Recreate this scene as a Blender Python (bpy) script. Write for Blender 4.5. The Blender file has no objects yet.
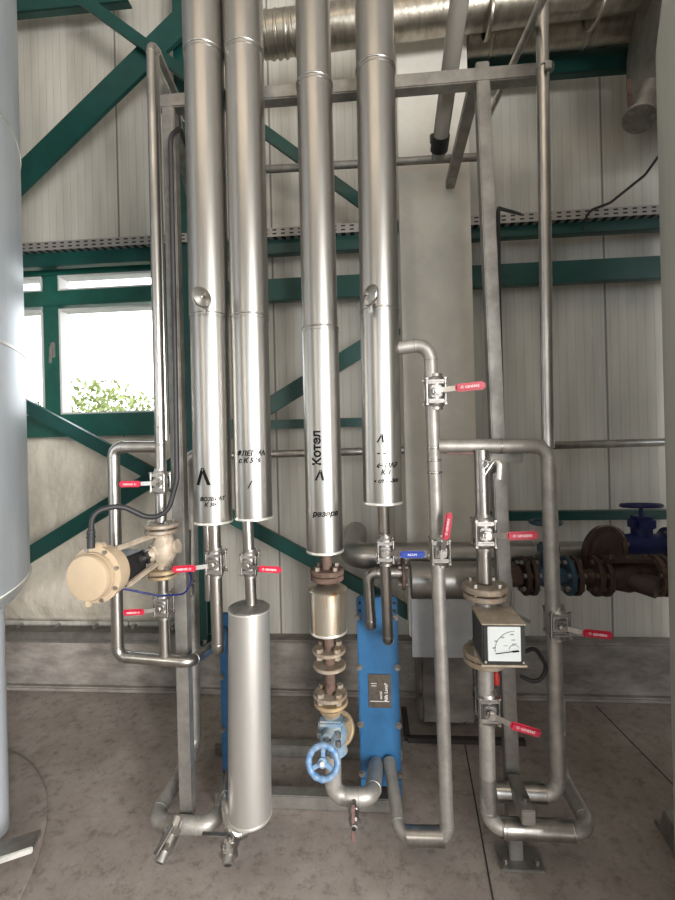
import bpy, bmesh, math, random
from mathutils import Vector as V, Matrix
random.seed(7)
scene = bpy.context.scene
COL = scene.collection
# ------------------------------------------------------------------ camera
F, CX, CY, H = 450.0, 337.5, 437.0, 1.55
T, RO = 0.077, 0.024
fwd = V((-math.sin(T), math.cos(T), 0)); r0 = V((math.cos(T), math.sin(T), 0)); up = V((0, 0, 1))
CR = (r0*math.cos(RO) - up*math.sin(RO)).normalized()
CU = (up*math.cos(RO) + r0*math.sin(RO)).normalized()
CAM = V((0, 0, H))
cd = bpy.data.cameras.new('camera'); cam = bpy.data.objects.new('camera', cd); COL.objects.link(cam)
m = Matrix((CR, CU, -fwd)).transposed().to_4x4(); m.translation = CAM; cam.matrix_world = m
cd.sensor_fit = 'VERTICAL'; cd.sensor_height = 36; cd.lens = 36*F/900; cd.shift_y = -(450-CY)/900; cd.clip_start = .02
scene.camera = cam

def P(px, py, Y):
    d = fwd*F + CR*(px-CX) + CU*(CY-py)
    return CAM + d*(Y/d.y)
def PZ(px, py, z):                       # point on a horizontal plane
    d = fwd*F + CR*(px-CX) + CU*(CY-py)
    return CAM + d*((z-H)/d.z)
def R(wpx, p):                           # pixel width -> radius
    return wpx/2*((p-CAM).dot(fwd))/F

# ------------------------------------------------------------------ mesh builder
class MB:
    def __init__(s): s.bm = bmesh.new()
    def box(s, c, size, rot=None, bev=0.0):
        b = bmesh.new(); bmesh.ops.create_cube(b, size=1)
        bmesh.ops.scale(b, vec=V(size), verts=b.verts)
        if bev: bmesh.ops.bevel(b, geom=b.edges[:], offset=bev, segments=2, affect='EDGES')
        M = Matrix.Translation(V(c)) @ (rot.to_4x4() if rot else Matrix())
        b.transform(M); s._merge(b); return s
    def _merge(s, b):
        me = bpy.data.meshes.new('t'); b.to_mesh(me); b.free(); s.bm.from_mesh(me); bpy.data.meshes.remove(me)
    def lathe(s, prof, o, ax=V((0,0,1)), seg=32, caps=True):
        o = V(o); ax = V(ax).normalized(); q = ax.to_track_quat('Z', 'Y')
        rings = []
        for (r, h) in prof:
            rings.append([s.bm.verts.new(o + q @ V((r*math.cos(2*math.pi*i/seg), r*math.sin(2*math.pi*i/seg), h))) for i in range(seg)])
        for a, b in zip(rings, rings[1:]):
            for i in range(seg):
                s.bm.faces.new((a[i], a[(i+1) % seg], b[(i+1) % seg], b[i]))
        if caps: s.bm.faces.new(rings[0][::-1]); s.bm.faces.new(rings[-1])
        return s
    def cyl(s, a, b, r, r2=None, seg=24):
        a = V(a); b = V(b); L = (b-a).length
        return s.lathe([(r, 0), (r if r2 is None else r2, L)], a, b-a, seg)
    def hexa(s, a, b, r): return s.cyl(a, b, r, seg=6)
    def bar(s, a, b, w, h, upv=V((0,0,1)), bev=0.0):
        a = V(a); b = V(b); d = (b-a); L = d.length; d.normalize()
        x = V(upv).cross(d)
        if x.length < 1e-4: x = V((1,0,0))
        x.normalize(); u = d.cross(x)
        rot = Matrix((x, u, d)).transposed()
        return s.box((a+b)/2, (w, h, L), rot, bev)
    def path(s, pts, r, bend=0.06, seg=20, welds=False, n=8):
        pts = [V(p) for p in pts]; out = [pts[0]]; wl = []
        for i in range(1, len(pts)-1):
            p, a, b = pts[i], pts[i-1], pts[i+1]
            d1 = (a-p); d2 = (b-p); l1, l2 = d1.length, d2.length; d1.normalize(); d2.normalize()
            ang = d1.angle(d2)
            if ang > math.pi-0.03: out.append(p); continue
            t = min(bend/math.tan(ang/2) if ang > .01 else bend, .48*l1, .48*l2)
            q0, q3 = p+d1*t, p+d2*t; k = .5523 if ang < 2.0 else .6
            q1, q2 = q0-d1*t*k, q3-d2*t*k
            for j in range(n+1):
                u = j/n; out.append(q0*(1-u)**3 + q1*3*u*(1-u)**2 + q2*3*u*u*(1-u) + q3*u**3)
            wl += [(q0, -d1), (q3, d2)]
        out.append(pts[-1])
        pp = [out[0]]
        for p in out[1:]:
            if (p-pp[-1]).length > 1e-5: pp.append(p)
        tang = []
        for i in range(len(pp)):
            a = pp[max(i-1, 0)]; b = pp[min(i+1, len(pp)-1)]; tang.append((b-a).normalized())
        nrm = tang[0].orthogonal().normalized(); rings = []
        for i, p in enumerate(pp):
            if i:
                q = tang[i-1].rotation_difference(tang[i]); nrm = q @ nrm
            bn = tang[i].cross(nrm).normalized(); nn = bn.cross(tang[i]).normalized()
            rings.append([s.bm.verts.new(p + (nn*math.cos(2*math.pi*j/seg) + bn*math.sin(2*math.pi*j/seg))*r) for j in range(seg)])
        for a, b in zip(rings, rings[1:]):
            for i in range(seg): s.bm.faces.new((a[i], a[(i+1) % seg], b[(i+1) % seg], b[i]))
        s.bm.faces.new(rings[0][::-1]); s.bm.faces.new(rings[-1])
        if welds:
            for q, d in wl: s.ring(q, d, r, .0018, .004)
        return s
    def ring(s, c, ax, r, e=.002, w=.005, seg=24):
        ax = V(ax).normalized(); c = V(c)
        return s.lathe([(r-.002, -w), (r+e*.7, -w*.6), (r+e, 0), (r+e*.7, w*.6), (r-.002, w)], c, ax, seg, False)
    def ball(s, c, r, sc=(1,1,1), seg=16):
        b = bmesh.new(); bmesh.ops.create_uvsphere(b, u_segments=seg, v_segments=seg//2, radius=r)
        bmesh.ops.scale(b, vec=V(sc), verts=b.verts); bmesh.ops.translate(b, vec=V(c), verts=b.verts); s._merge(b); return s
    def torus(s, c, ax, R_, r, seg=32, sub=10, lump=0, nl=0):
        q = V(ax).normalized().to_track_quat('Z', 'Y'); rings = []
        for i in range(seg):
            a = 2*math.pi*i/seg; rr = r*(1+lump*math.cos(nl*a)); cc = V((math.cos(a), math.sin(a), 0))
            rings.append([s.bm.verts.new(V(c)+q @ (cc*(R_+rr*math.cos(2*math.pi*j/sub)) + V((0,0,rr*math.sin(2*math.pi*j/sub))))) for j in range(sub)])
        for i in range(seg):
            a, b = rings[i], rings[(i+1) % seg]
            for j in range(sub): s.bm.faces.new((a[j], b[j], b[(j+1) % sub], a[(j+1) % sub]))
        return s
    def prism(s, pts, depth):            # pts: closed loop in 3D; depth: extrusion vector
        a = [s.bm.verts.new(V(p)) for p in pts]; b = [s.bm.verts.new(V(p)+V(depth)) for p in pts]
        s.bm.faces.new(a[::-1]); s.bm.faces.new(b); n = len(a)
        for i in range(n): s.bm.faces.new((a[i], a[(i+1) % n], b[(i+1) % n], b[i]))
        return s
    def mesh(s, name, ang=38):
        bmesh.ops.recalc_face_normals(s.bm, faces=s.bm.faces)
        for f in s.bm.faces: f.smooth = True
        for e in s.bm.edges:
            if len(e.link_faces) == 2 and e.calc_face_angle(0) > math.radians(ang): e.smooth = False
        me = bpy.data.meshes.new(name); s.bm.to_mesh(me); s.bm.free(); return me

W = {}                                    # world origin of each object
def obj(name, mb, mat, parent=None, label=None, loc=None):
    me = mb.mesh(name) if isinstance(mb, MB) else mb
    base = W[parent.name] if parent else V(loc if loc is not None else (0,0,0))
    me.transform(Matrix.Translation(-base))
    me.materials.append(mat)
    o = bpy.data.objects.new(name, me); COL.objects.link(o)
    if parent: o.parent = parent
    else: o.location = base
    W[o.name] = base.copy()
    if label: o['label'] = label
    return o
def thing(name, label, cat, loc=(0,0,0), group=None):
    o = bpy.data.objects.new(name, None); COL.objects.link(o); o.location = loc; o.empty_display_size = .05
    o['label'] = label; o['category'] = cat
    if group: o['group'] = group
    W[o.name] = V(loc); return o
def tag(o, label, cat, group=None, kind=None):
    o['label'] = label; o['category'] = cat
    if group: o['group'] = group
    if kind: o['kind'] = kind
    return o
def struct(name, mb, mat, parent=None, label=None):
    o = obj(name, mb, mat, parent)
    if not parent: o['kind'] = 'structure'
    if label: o['label'] = label
    return o
def copy_tree(o, parent=None):
    c = o.copy(); COL.objects.link(c); c.parent = parent
    for ch in list(o.children): copy_tree(ch, c)
    return c

# ------------------------------------------------------------------ materials
def mat(name, col, rough=.5, metal=0.0, var=0.0, vscale=6, col2=None, bump=0.0, bscale=40, bdist=.004, stretch=(1,1,1), rvar=0.0, coat=0, contrast=(.35,.65), spec=.5):
    m = bpy.data.materials.new(name); m.use_nodes = True; nt = m.node_tree; N, L = nt.nodes, nt.links
    b = N['Principled BSDF']; b.inputs['Base Color'].default_value = (*col, 1)
    b.inputs['Roughness'].default_value = rough; b.inputs['Metallic'].default_value = metal
    b.inputs['Specular IOR Level'].default_value = spec
    if coat: b.inputs['Coat Weight'].default_value = coat
    tc = N.new('ShaderNodeNewGeometry'); mp = N.new('ShaderNodeMapping'); mp.inputs['Scale'].default_value = stretch
    L.new(tc.outputs['Position'], mp.inputs['Vector'])
    if var or col2 or rvar:
        no = N.new('ShaderNodeTexNoise'); no.inputs['Scale'].default_value = vscale; no.inputs['Detail'].default_value = 8
        no.inputs['Roughness'].default_value = .65
        L.new(mp.outputs[0], no.inputs['Vector'])
        c2 = col2 if col2 else tuple(c*(1-var) for c in col)
        cr = N.new('ShaderNodeValToRGB'); cr.color_ramp.elements[0].position = contrast[0]; cr.color_ramp.elements[1].position = contrast[1]
        cr.color_ramp.elements[0].color = (*c2, 1); cr.color_ramp.elements[1].color = (*col, 1)
        L.new(no.outputs['Fac'], cr.inputs[0])
        if var or col2: L.new(cr.outputs[0], b.inputs['Base Color'])
        if rvar:
            mr = N.new('ShaderNodeMapRange'); mr.inputs[3].default_value = rough+rvar; mr.inputs[4].default_value = max(rough-rvar, .03)
            L.new(no.outputs['Fac'], mr.inputs[0]); L.new(mr.outputs[0], b.inputs['Roughness'])
    if bump:
        n2 = N.new('ShaderNodeTexNoise'); n2.inputs['Scale'].default_value = bscale; n2.inputs['Detail'].default_value = 6
        L.new(mp.outputs[0], n2.inputs['Vector'])
        bp = N.new('ShaderNodeBump'); bp.inputs['Strength'].default_value = bump; bp.inputs['Distance'].default_value = bdist
        L.new(n2.outputs['Fac'], bp.inputs['Height']); L.new(bp.outputs[0], b.inputs['Normal'])
    return m

M = {}
M['steel'] = mat('stainless_pipe', (.50,.48,.45), .31, 1, .4, 14, rvar=.1, stretch=(1,1,.25))
M['steel_dull'] = mat('dull_stainless', (.42,.405,.385), .42, .9, .35, 20, rvar=.12)
M['clad'] = mat('cladding_sheet', (.44,.425,.40), .35, 1, .2, 9, rvar=.04, stretch=(1,1,.12), bump=.03, bscale=5)
M['dusty_steel'] = mat('dusty_steel', (.46,.44,.41), .48, .65, .3, 16, rvar=.1)
M['vessel'] = mat('brushed_vessel_sheet', (.60,.585,.56), .42, .8, .15, 9, stretch=(1,1,.15))
M['clad_stain'] = mat('stained_cladding', (.66,.62,.53), .3, .95, 0, 22, col2=(.42,.24,.07), stretch=(1,1,.12), contrast=(.36,.5))
M['bead'] = mat('rolled_edge', (.8,.78,.72), .35, .8)
M['galv'] = mat('galvanised_tube', (.36,.345,.32), .5, .8, .35, 12, rvar=.1)
M['rust'] = mat('rusty_iron', (.14,.09,.07), .8, .2, 0, 40, col2=(.07,.04,.03), bump=.4, bscale=120)
M['flange'] = mat('dusty_flange', (.35,.315,.27), .6, .5, 0, 30, col2=(.24,.17,.11), bump=.15, bscale=150)
M['flange_y'] = mat('ochre_flange', (.42,.30,.15), .6, .35, 0, 30, col2=(.24,.19,.14), bump=.15, bscale=150)
M['green'] = mat('green_paint', (.006,.062,.052), .38, 0, .35, 5, bump=.05, bscale=60)
M['greenpan'] = mat('green_window_frame', (.010,.098,.072), .42, 0, .3, 9)
M['blue'] = mat('blue_paint', (.035,.17,.38), .42, .0, .3, 7, rvar=.1)
M['blue_dusty'] = mat('dusty_blue_paint', (.09,.19,.30), .55, .1, 0, 30, col2=(.24,.25,.24), bump=.2, bscale=100)
M['blue_dark'] = mat('dark_blue_paint', (.012,.02,.13), .5, .1, .4, 30)
M['slate'] = mat('slate_blue_paint', (.035,.075,.11), .5, .1, .4, 30)
M['blue_wheel'] = mat('blue_handwheel', (.075,.18,.36), .5, .1, 0, 60, col2=(.2,.27,.34))
M['red'] = mat('red_rubber_grip', (.50,.018,.05), .4, 0, .15, 30)
M['bluegrip'] = mat('blue_rubber_grip', (.012,.04,.28), .4, 0)
M['white'] = mat('white_print', (.85,.85,.85), .6)
M['ink'] = mat('marker_ink', (.01,.01,.01), .9, spec=0)
M['black'] = mat('black_plastic', (.012,.012,.013), .38)
M['rubber'] = mat('black_cable', (.018,.018,.02), .55)
M['beige'] = mat('beige_enamel', (.45,.35,.24), .45, 0, .1, 12)
M['beige2'] = mat('beige_casting', (.42,.35,.27), .5, .1, .35, 25)
M['tank'] = mat('tank_shell', (.56,.60,.64), .38, .35, .15, 5, stretch=(1,1,.2))
M['tankr'] = mat('tank_shell_pale', (.52,.52,.47), .5, .3, .12, 5, stretch=(1,1,.2))
M['tarp'] = mat('beige_tarp', (.62,.57,.48), .8, 0, .25, 7, bump=.9, bscale=5, bdist=.05, stretch=(1,1,.6))
M['plaster'] = mat('painted_column', (.80,.77,.69), .75, 0, .14, 5, bump=.08, bscale=30)
M['sheet'] = mat('white_sheet_metal', (.62,.64,.66), .35, .3, .15, 8)
M['concrete'] = mat('old_concrete', (.33,.30,.27), .9, 0, 0, 9, col2=(.17,.15,.135), bump=1, bscale=30, stretch=(.6,1,1.3), contrast=(.35,.65))
M['dial'] = mat('dial_card', (.58,.62,.62), .5)
M['plate'] = mat('name_plate', (.20,.17,.14), .4, .6, .4, 30)
M['brown'] = mat('brown_paint', (.075,.045,.037), .6, .2, .5, 30, bump=.2, bscale=60)
M['duct'] = mat('crinkled_foil', (.50,.46,.39), .35, .95, .35, 12, bump=.7, bscale=16, stretch=(2.5,1,1))
M['lampglass'] = mat('lamp_tube', (.42,.40,.36), .15, 0); M['lampglass'].node_tree.nodes['Principled BSDF'].inputs['Transmission Weight'].default_value = .3
M['redtag'] = mat('red_tag', (.5,.03,.02), .5)
M['fadedred'] = mat('faded_red_handle', (.17,.09,.08), .6, .2, .3, 40)
M['leaf'] = mat('leaf', (.30,.36,.12), .7, 0, .5, 3)
M['yard'] = mat('yard', (.5,.5,.45), .9)

def wall_material():
    m = bpy.data.materials.new('ribbed_wall_panel'); m.use_nodes = True; nt = m.node_tree; N, L = nt.nodes, nt.links
    b = N['Principled BSDF']; b.inputs['Roughness'].default_value = .55
    g = N.new('ShaderNodeNewGeometry'); sp = N.new('ShaderNodeSeparateXYZ'); L.new(g.outputs['Position'], sp.inputs[0])
    def groove(period, width, off=0.0):
        a = N.new('ShaderNodeMath'); a.operation = 'ADD'; L.new(sp.outputs['X'], a.inputs[0]); a.inputs[1].default_value = 50+off
        d = N.new('ShaderNodeMath'); d.operation = 'MODULO'; L.new(a.outputs[0], d.inputs[0]); d.inputs[1].default_value = period
        s = N.new('ShaderNodeMath'); s.operation = 'SUBTRACT'; L.new(d.outputs[0], s.inputs[0]); s.inputs[1].default_value = period/2
        q = N.new('ShaderNodeMath'); q.operation = 'ABSOLUTE'; L.new(s.outputs[0], q.inputs[0])
        r = N.new('ShaderNodeMapRange'); L.new(q.outputs[0], r.inputs[0]); r.inputs[1].default_value = width*.3; r.inputs[2].default_value = width
        r.inputs[3].default_value = 0; r.inputs[4].default_value = 1; return r
    g1 = groove(.0501, .004); g2 = groove(1.002, .009, .2)
    mn = N.new('ShaderNodeMath'); mn.operation = 'MINIMUM'; L.new(g1.outputs[0], mn.inputs[0]); L.new(g2.outputs[0], mn.inputs[1])
    no = N.new('ShaderNodeTexNoise'); no.inputs['Scale'].default_value = 3; no.inputs['Detail'].default_value = 8
    mp = N.new('ShaderNodeMapping'); mp.inputs['Scale'].default_value = (2.5, 1, .35); L.new(g.outputs['Position'], mp.inputs[0]); L.new(mp.outputs[0], no.inputs['Vector'])
    cr = N.new('ShaderNodeValToRGB'); cr.color_ramp.elements[0].position = .3; cr.color_ramp.elements[1].position = .62
    cr.color_ramp.elements[0].color = (.40,.38,.33,1); cr.color_ramp.elements[1].color = (.55,.53,.475,1); L.new(no.outputs['Fac'], cr.inputs[0])
    mg = N.new('ShaderNodeMapRange'); L.new(g1.outputs[0], mg.inputs[0]); mg.inputs[3].default_value = .88; mg.inputs[4].default_value = 1
    mg2 = N.new('ShaderNodeMapRange'); L.new(g2.outputs[0], mg2.inputs[0]); mg2.inputs[3].default_value = .35; mg2.inputs[4].default_value = 1
    mm = N.new('ShaderNodeMath'); mm.operation = 'MULTIPLY'; L.new(mg.outputs[0], mm.inputs[0]); L.new(mg2.outputs[0], mm.inputs[1])
    mx = N.new('ShaderNodeVectorMath'); mx.operation = 'SCALE'; L.new(cr.outputs[0], mx.inputs[0]); L.new(mm.outputs[0], mx.inputs['Scale'])
    L.new(mx.outputs[0], b.inputs['Base Color'])
    bp = N.new('ShaderNodeBump'); bp.inputs['Strength'].default_value = .35; bp.inputs['Distance'].default_value = .003
    L.new(mn.outputs[0], bp.inputs['Height']); L.new(bp.outputs[0], b.inputs['Normal'])
    return m
M['wall'] = wall_material()

def floor_material():
    m = bpy.data.materials.new('dusty_concrete_floor'); m.use_nodes = True; nt = m.node_tree; N, L = nt.nodes, nt.links
    b = N['Principled BSDF']; b.inputs['Roughness'].default_value = .75
    g = N.new('ShaderNodeNewGeometry')
    def noise(sc, det=8, ro=.6):
        n = N.new('ShaderNodeTexNoise'); n.inputs['Scale'].default_value = sc; n.inputs['Detail'].default_value = det; n.inputs['Roughness'].default_value = ro
        L.new(g.outputs['Position'], n.inputs['Vector']); return n
    n1 = noise(2.6, 12, .75); n2 = noise(19, 10, .78); n3 = noise(7, 4)
    cr = N.new('ShaderNodeValToRGB'); e = cr.color_ramp.elements; e[0].position = .35; e[1].position = .66
    e[0].color = (.245,.205,.180,1); e[1].color = (.37,.325,.295,1); L.new(n1.outputs['Fac'], cr.inputs[0])
    c2 = N.new('ShaderNodeValToRGB'); e = c2.color_ramp.elements; e[0].position = .33; e[1].position = .50
    e[0].color = (.42,.40,.38,1); e[1].color = (1,1,1,1); L.new(n2.outputs['Fac'], c2.inputs[0])
    mx = N.new('ShaderNodeMix'); mx.data_type = 'RGBA'; mx.blend_type = 'MULTIPLY'; mx.inputs[0].default_value = .8
    L.new(cr.outputs[0], mx.inputs[6]); L.new(c2.outputs[0], mx.inputs[7])
    c3 = N.new('ShaderNodeValToRGB'); e = c3.color_ramp.elements; e[0].position = .66; e[1].position = .74
    e[0].color = (0,0,0,1); e[1].color = (1,1,1,1); L.new(n3.outputs['Fac'], c3.inputs[0])
    m2 = N.new('ShaderNodeMix'); m2.data_type = 'RGBA'; L.new(c3.outputs[0], m2.inputs[0]); L.new(mx.outputs[2], m2.inputs[6]); m2.inputs[7].default_value = (.34,.31,.28,1)
    L.new(m2.outputs[2], b.inputs['Base Color'])
    bp = N.new('ShaderNodeBump'); bp.inputs['Strength'].default_value = .4; bp.inputs['Distance'].default_value = .006
    L.new(n2.outputs['Fac'], bp.inputs['Height']); L.new(bp.outputs[0], b.inputs['Normal'])
    return m
M['floor'] = floor_material()

def tray_material():
    m = bpy.data.materials.new('perforated_tray'); m.use_nodes = True; nt = m.node_tree; N, L = nt.nodes, nt.links
    b = N['Principled BSDF']; b.inputs['Roughness'].default_value = .5; b.inputs['Metallic'].default_value = .6
    g = N.new('ShaderNodeNewGeometry'); sp = N.new('ShaderNodeSeparateXYZ'); L.new(g.outputs['Position'], sp.inputs[0])
    def band(out, per, lo, off):
        a = N.new('ShaderNodeMath'); a.operation = 'ADD'; L.new(out, a.inputs[0]); a.inputs[1].default_value = 30+off
        d = N.new('ShaderNodeMath'); d.operation = 'MODULO'; L.new(a.outputs[0], d.inputs[0]); d.inputs[1].default_value = per
        c = N.new('ShaderNodeMath'); c.operation = 'LESS_THAN'; L.new(d.outputs[0], c.inputs[0]); c.inputs[1].default_value = lo; return c
    bx = band(sp.outputs['X'], .05, .024, 0); bz = band(sp.outputs['Z'], .022, .009, 0)
    mu = N.new('ShaderNodeMath'); mu.operation = 'MULTIPLY'; L.new(bx.outputs[0], mu.inputs[0]); L.new(bz.outputs[0], mu.inputs[1])
    mx = N.new('ShaderNodeMix'); mx.data_type = 'RGBA'; L.new(mu.outputs[0], mx.inputs[0]); mx.inputs[6].default_value = (.36,.34,.32,1); mx.inputs[7].default_value = (.03,.03,.03,1)
    L.new(mx.outputs[2], b.inputs['Base Color']); return m
M['tray'] = tray_material()
mg = bpy.data.materials.new('window_glass'); mg.use_nodes = True; b = mg.node_tree.nodes['Principled BSDF']
b.inputs['Transmission Weight'].default_value = 1; b.inputs['Roughness'].default_value = 0.02; b.inputs['IOR'].default_value = 1.1
M['glass'] = mg

# ------------------------------------------------------------------ text helper
def text_mesh(txt, size, bold=.0):
    c = bpy.data.curves.new('t', 'FONT'); c.body = txt; c.size = size; c.align_x = 'CENTER'; c.align_y = 'CENTER'; c.resolution_u = 2; c.offset = size*bold
    o = bpy.data.objects.new('t', c); COL.objects.link(o)
    bpy.context.view_layer.update(); dg = bpy.context.evaluated_depsgraph_get()
    me = bpy.data.meshes.new_from_object(o.evaluated_get(dg)); bpy.data.objects.remove(o); bpy.data.curves.remove(c); return me
def write_on(parent, txt, size, center, axis_r=None, axis_pt=None, rot=0, material=None, name='marker_writing', shear=.25, bold=0):
    """text facing -Y at center; wrapped round a vertical cylinder when axis_r is given"""
    me = text_mesh(txt, size, .032 if name == 'marker_writing' else .02); c = V(center)
    ca, sa = math.cos(rot), math.sin(rot)
    for v in me.vertices:
        x, y = v.co.x + shear*v.co.y, v.co.y
        x, y = ca*x - sa*y, sa*x + ca*y
        if axis_r:
            a0 = math.atan2(c.x-axis_pt.x, axis_pt.y-c.y); a = a0 + x/axis_r
            v.co = V((axis_pt.x + math.sin(a)*(axis_r+.0018), axis_pt.y - math.cos(a)*(axis_r+.0018), c.z+y))
        else: v.co = c + V((x, 0, y))
    return obj(name, me, material or M['ink'], parent)

# ================================================================== SETTING
WY = 2.80                                   # wall face
def zY(px, py, Y): return P(px, py, Y).z
b = MB(); b.box((0, 1.0, -.1), (10, 12, .2)); struct('floor', b, M['floor'])
# back wall with window opening
wl = P(-75, 262, WY).x; wr = P(170, 300, WY).x; wt = P(60, 259, WY).z; wb = P(60, 432, WY).z
b = MB()
b.box(((-5+wl)/2, WY+.06, 2.35), (wl+5, .12, 4.9)); b.box(((5+wr)/2, WY+.06, 2.35), (5-wr, .12, 4.9))
b.box(((wl+wr)/2, WY+.06, (wb-.1)/2), (wr-wl, .12, wb+.1)); b.box(((wl+wr)/2, WY+.06, (4.8+wt)/2), (wr-wl, .12, 4.8-wt))
struct('wall_back', b, M['wall'])
M['inner'] = mat('inner_wall', (.62,.60,.56), .8)
b = MB(); b.box((0, -1, 4.85), (10.2, 7.8, .1)); struct('ceiling', b, M['inner'])
for nm, x in (('wall_left', -5.05), ('wall_right', 5.05)):
    b = MB(); b.box((x, -1, 2.4), (.1, 7.8, 4.8)); struct(nm, b, M['inner'])
b = MB(); b.box((0, -4.9, 2.4), (10.2, .1, 4.8)); struct('wall_rear', b, M['inner'])
# plinth
b = MB(); b.box((0, 2.79, .16), (9.9, .18, .32), bev=.01); struct('trim_1', b, M['concrete'])
b = MB(); b.box((0, 2.685, .015), (9.9, .04, .03), bev=.008); struct('trim_2', b, M['concrete'])
b = MB(); xr = P(200, 630, 2.7).x; b.box(((-5+xr)/2, 2.72, .345), (xr+5, .10, .045), bev=.006); b.box(((-5+xr)/2, 2.70, .305), (xr+5, .02, .02)); struct('trim_3', b, M['galv'])
# floor joints
M['joint'] = mat('dark_joint', (.03,.026,.024), .9)
for i, (a, c) in enumerate((((465, 745), (494, 905)), ((596, 706), (690, 802)))):
    A = PZ(*a, .0); B = PZ(*c, .0); b = MB(); b.bar(A, B, .006, .002, bev=0); struct('trim_%d' % (4+i), b, M['joint'])

# window
b = MB(); fy = WY+.0
def wbar(x0, x1, y0, y1, Y=WY-.01, th=.06, bm=None):
    """frame bar given by pixel extents measured near x"""
    pa = P(x0, (y0+y1)/2, Y); pb = P(x1, (y0+y1)/2, Y)
    za = P((x0+x1)/2, y0, Y).z; zb = P((x0+x1)/2, y1, Y).z
    (bm or b).box(((pa.x+pb.x)/2, Y+th/2-.01, (za+zb)/2), (abs(pb.x-pa.x), th, abs(za-zb)), bev=.004)
zt = P(100, 256, WY).z; z1 = P(100, 276, WY).z; z2 = P(100, 291, WY).z; z3 = P(100, 306, WY).z; z4 = P(100, 414, WY).z; z5 = P(100, 436, WY).z
xL, xR = wl-.03, wr+.03; xm0, xm1 = P(48, 350, WY).x, P(64, 350, WY).x
def zb_(z0, z1, y, th, x0=xL, x1=xR): b.box(((x0+x1)/2, y, (z0+z1)/2), (x1-x0, th, abs(z1-z0)), bev=.004)
zb_(zt, z1, WY-.02, .08); zb_(z2, z3, WY-.01, .08); zb_(z4, z5, WY-.02, .08)
zb_(zt+.0, zt-.03, WY-.07, .05)
b.box(((xm0+xm1)/2, WY, (zt+z5)/2), (xm1-xm0, .08, zt-z5), bev=.004)
xj = P(158, 350, WY).x
b.box(((xj+xR)/2, WY, (zt+z5)/2), (xR-xj, .08, zt-z5), bev=.004); b.box((xL, WY, (zt+z5)/2), (.08, .08, zt-z5), bev=.004)
win = struct('window_1', b, M['greenpan'])
W['window_1'] = V((0,0,0))
b = MB(); g = .012
for (x0, x1) in ((xm1, xj), (xL+.04, xm0)):
    for (za, zc) in ((z1, z2), (z3-.02, z4)):
        for xx in (x0+g/2, x1-g/2): b.box((xx, WY-.0, (za+zc)/2), (g, .09, za-zc))
        for zz in (za-g/2, zc+g/2): b.box(((x0+x1)/2, WY, zz), (x1-x0, .088, g))
struct('window_bead', b, mat('white_bead', (.55,.55,.53), .5), win)
for (x0, x1) in ((xm1, xj), (xL+.04, xm0)):
    for (za, zc) in ((z1, z2), (z3, z4)):
        b = MB(); b.box(((x0+x1)/2, WY+.03, (za+zc)/2), (x1-x0, .004, za-zc)); struct('window_pane', b, M['glass'], win)
hp = P(53, 350, WY-.05)
b = MB(); b.box(hp, (.03, .02, .10), bev=.006); b.bar(hp+V((0,-.02,.02)), hp+V((.0,-.03,-.09)), .016, .012, bev=.003); struct('window_handle', b, M['galv'], win)

# outside the window: leafy shrub and ground
b = MB(); b.box((-3, 8, .2), (14, 10, .1)); struct('ground_outside', b, M['yard'])
lb = MB(); rnd = random.Random(3)
for (cx, cz, rr) in ((-3.55, 1.55, .9), (-2.6, 1.25, .8), (-4.4, 1.1, .7), (-1.9, .9, .7), (-5.6,1.2,.8)):
    for k in range(2600):
        u = V((rnd.gauss(0,1), rnd.gauss(0,1), rnd.gauss(0,1))).normalized()*rr*rnd.uniform(.55, 1.08)
        p = V((cx, 5.6, cz))+V((u.x, u.y*.7, u.z*.9)); s_ = rnd.uniform(.02, .045)
        t1 = V((rnd.gauss(0,1), rnd.gauss(0,1), rnd.gauss(0,1))).normalized(); t2 = t1.orthogonal().normalized()
        vs = [lb.bm.verts.new(p+t1*s_*1.5), lb.bm.verts.new(p+t2*s_*.6), lb.bm.verts.new(p-t1*s_*1.2), lb.bm.verts.new(p-t2*s_*.6)]
        lb.bm.faces.new(vs)
sh = thing('shrub', 'pale green leafy shrub growing outside the green-framed window', 'shrub', (-3.3, 5.6, .25))
obj('foliage', lb, M['leaf'], sh)
b = MB()
for (x, z) in ((-3.55, 1.4), (-2.6, 1.1), (-4.4, 1.0), (-1.9, .8)): b.path([(-3.2, 5.6, .24), ((x-3.2)/2, 5.6, .7), (x, 5.6, z)], .03)
obj('stem', b, M['brown'], sh)

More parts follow.
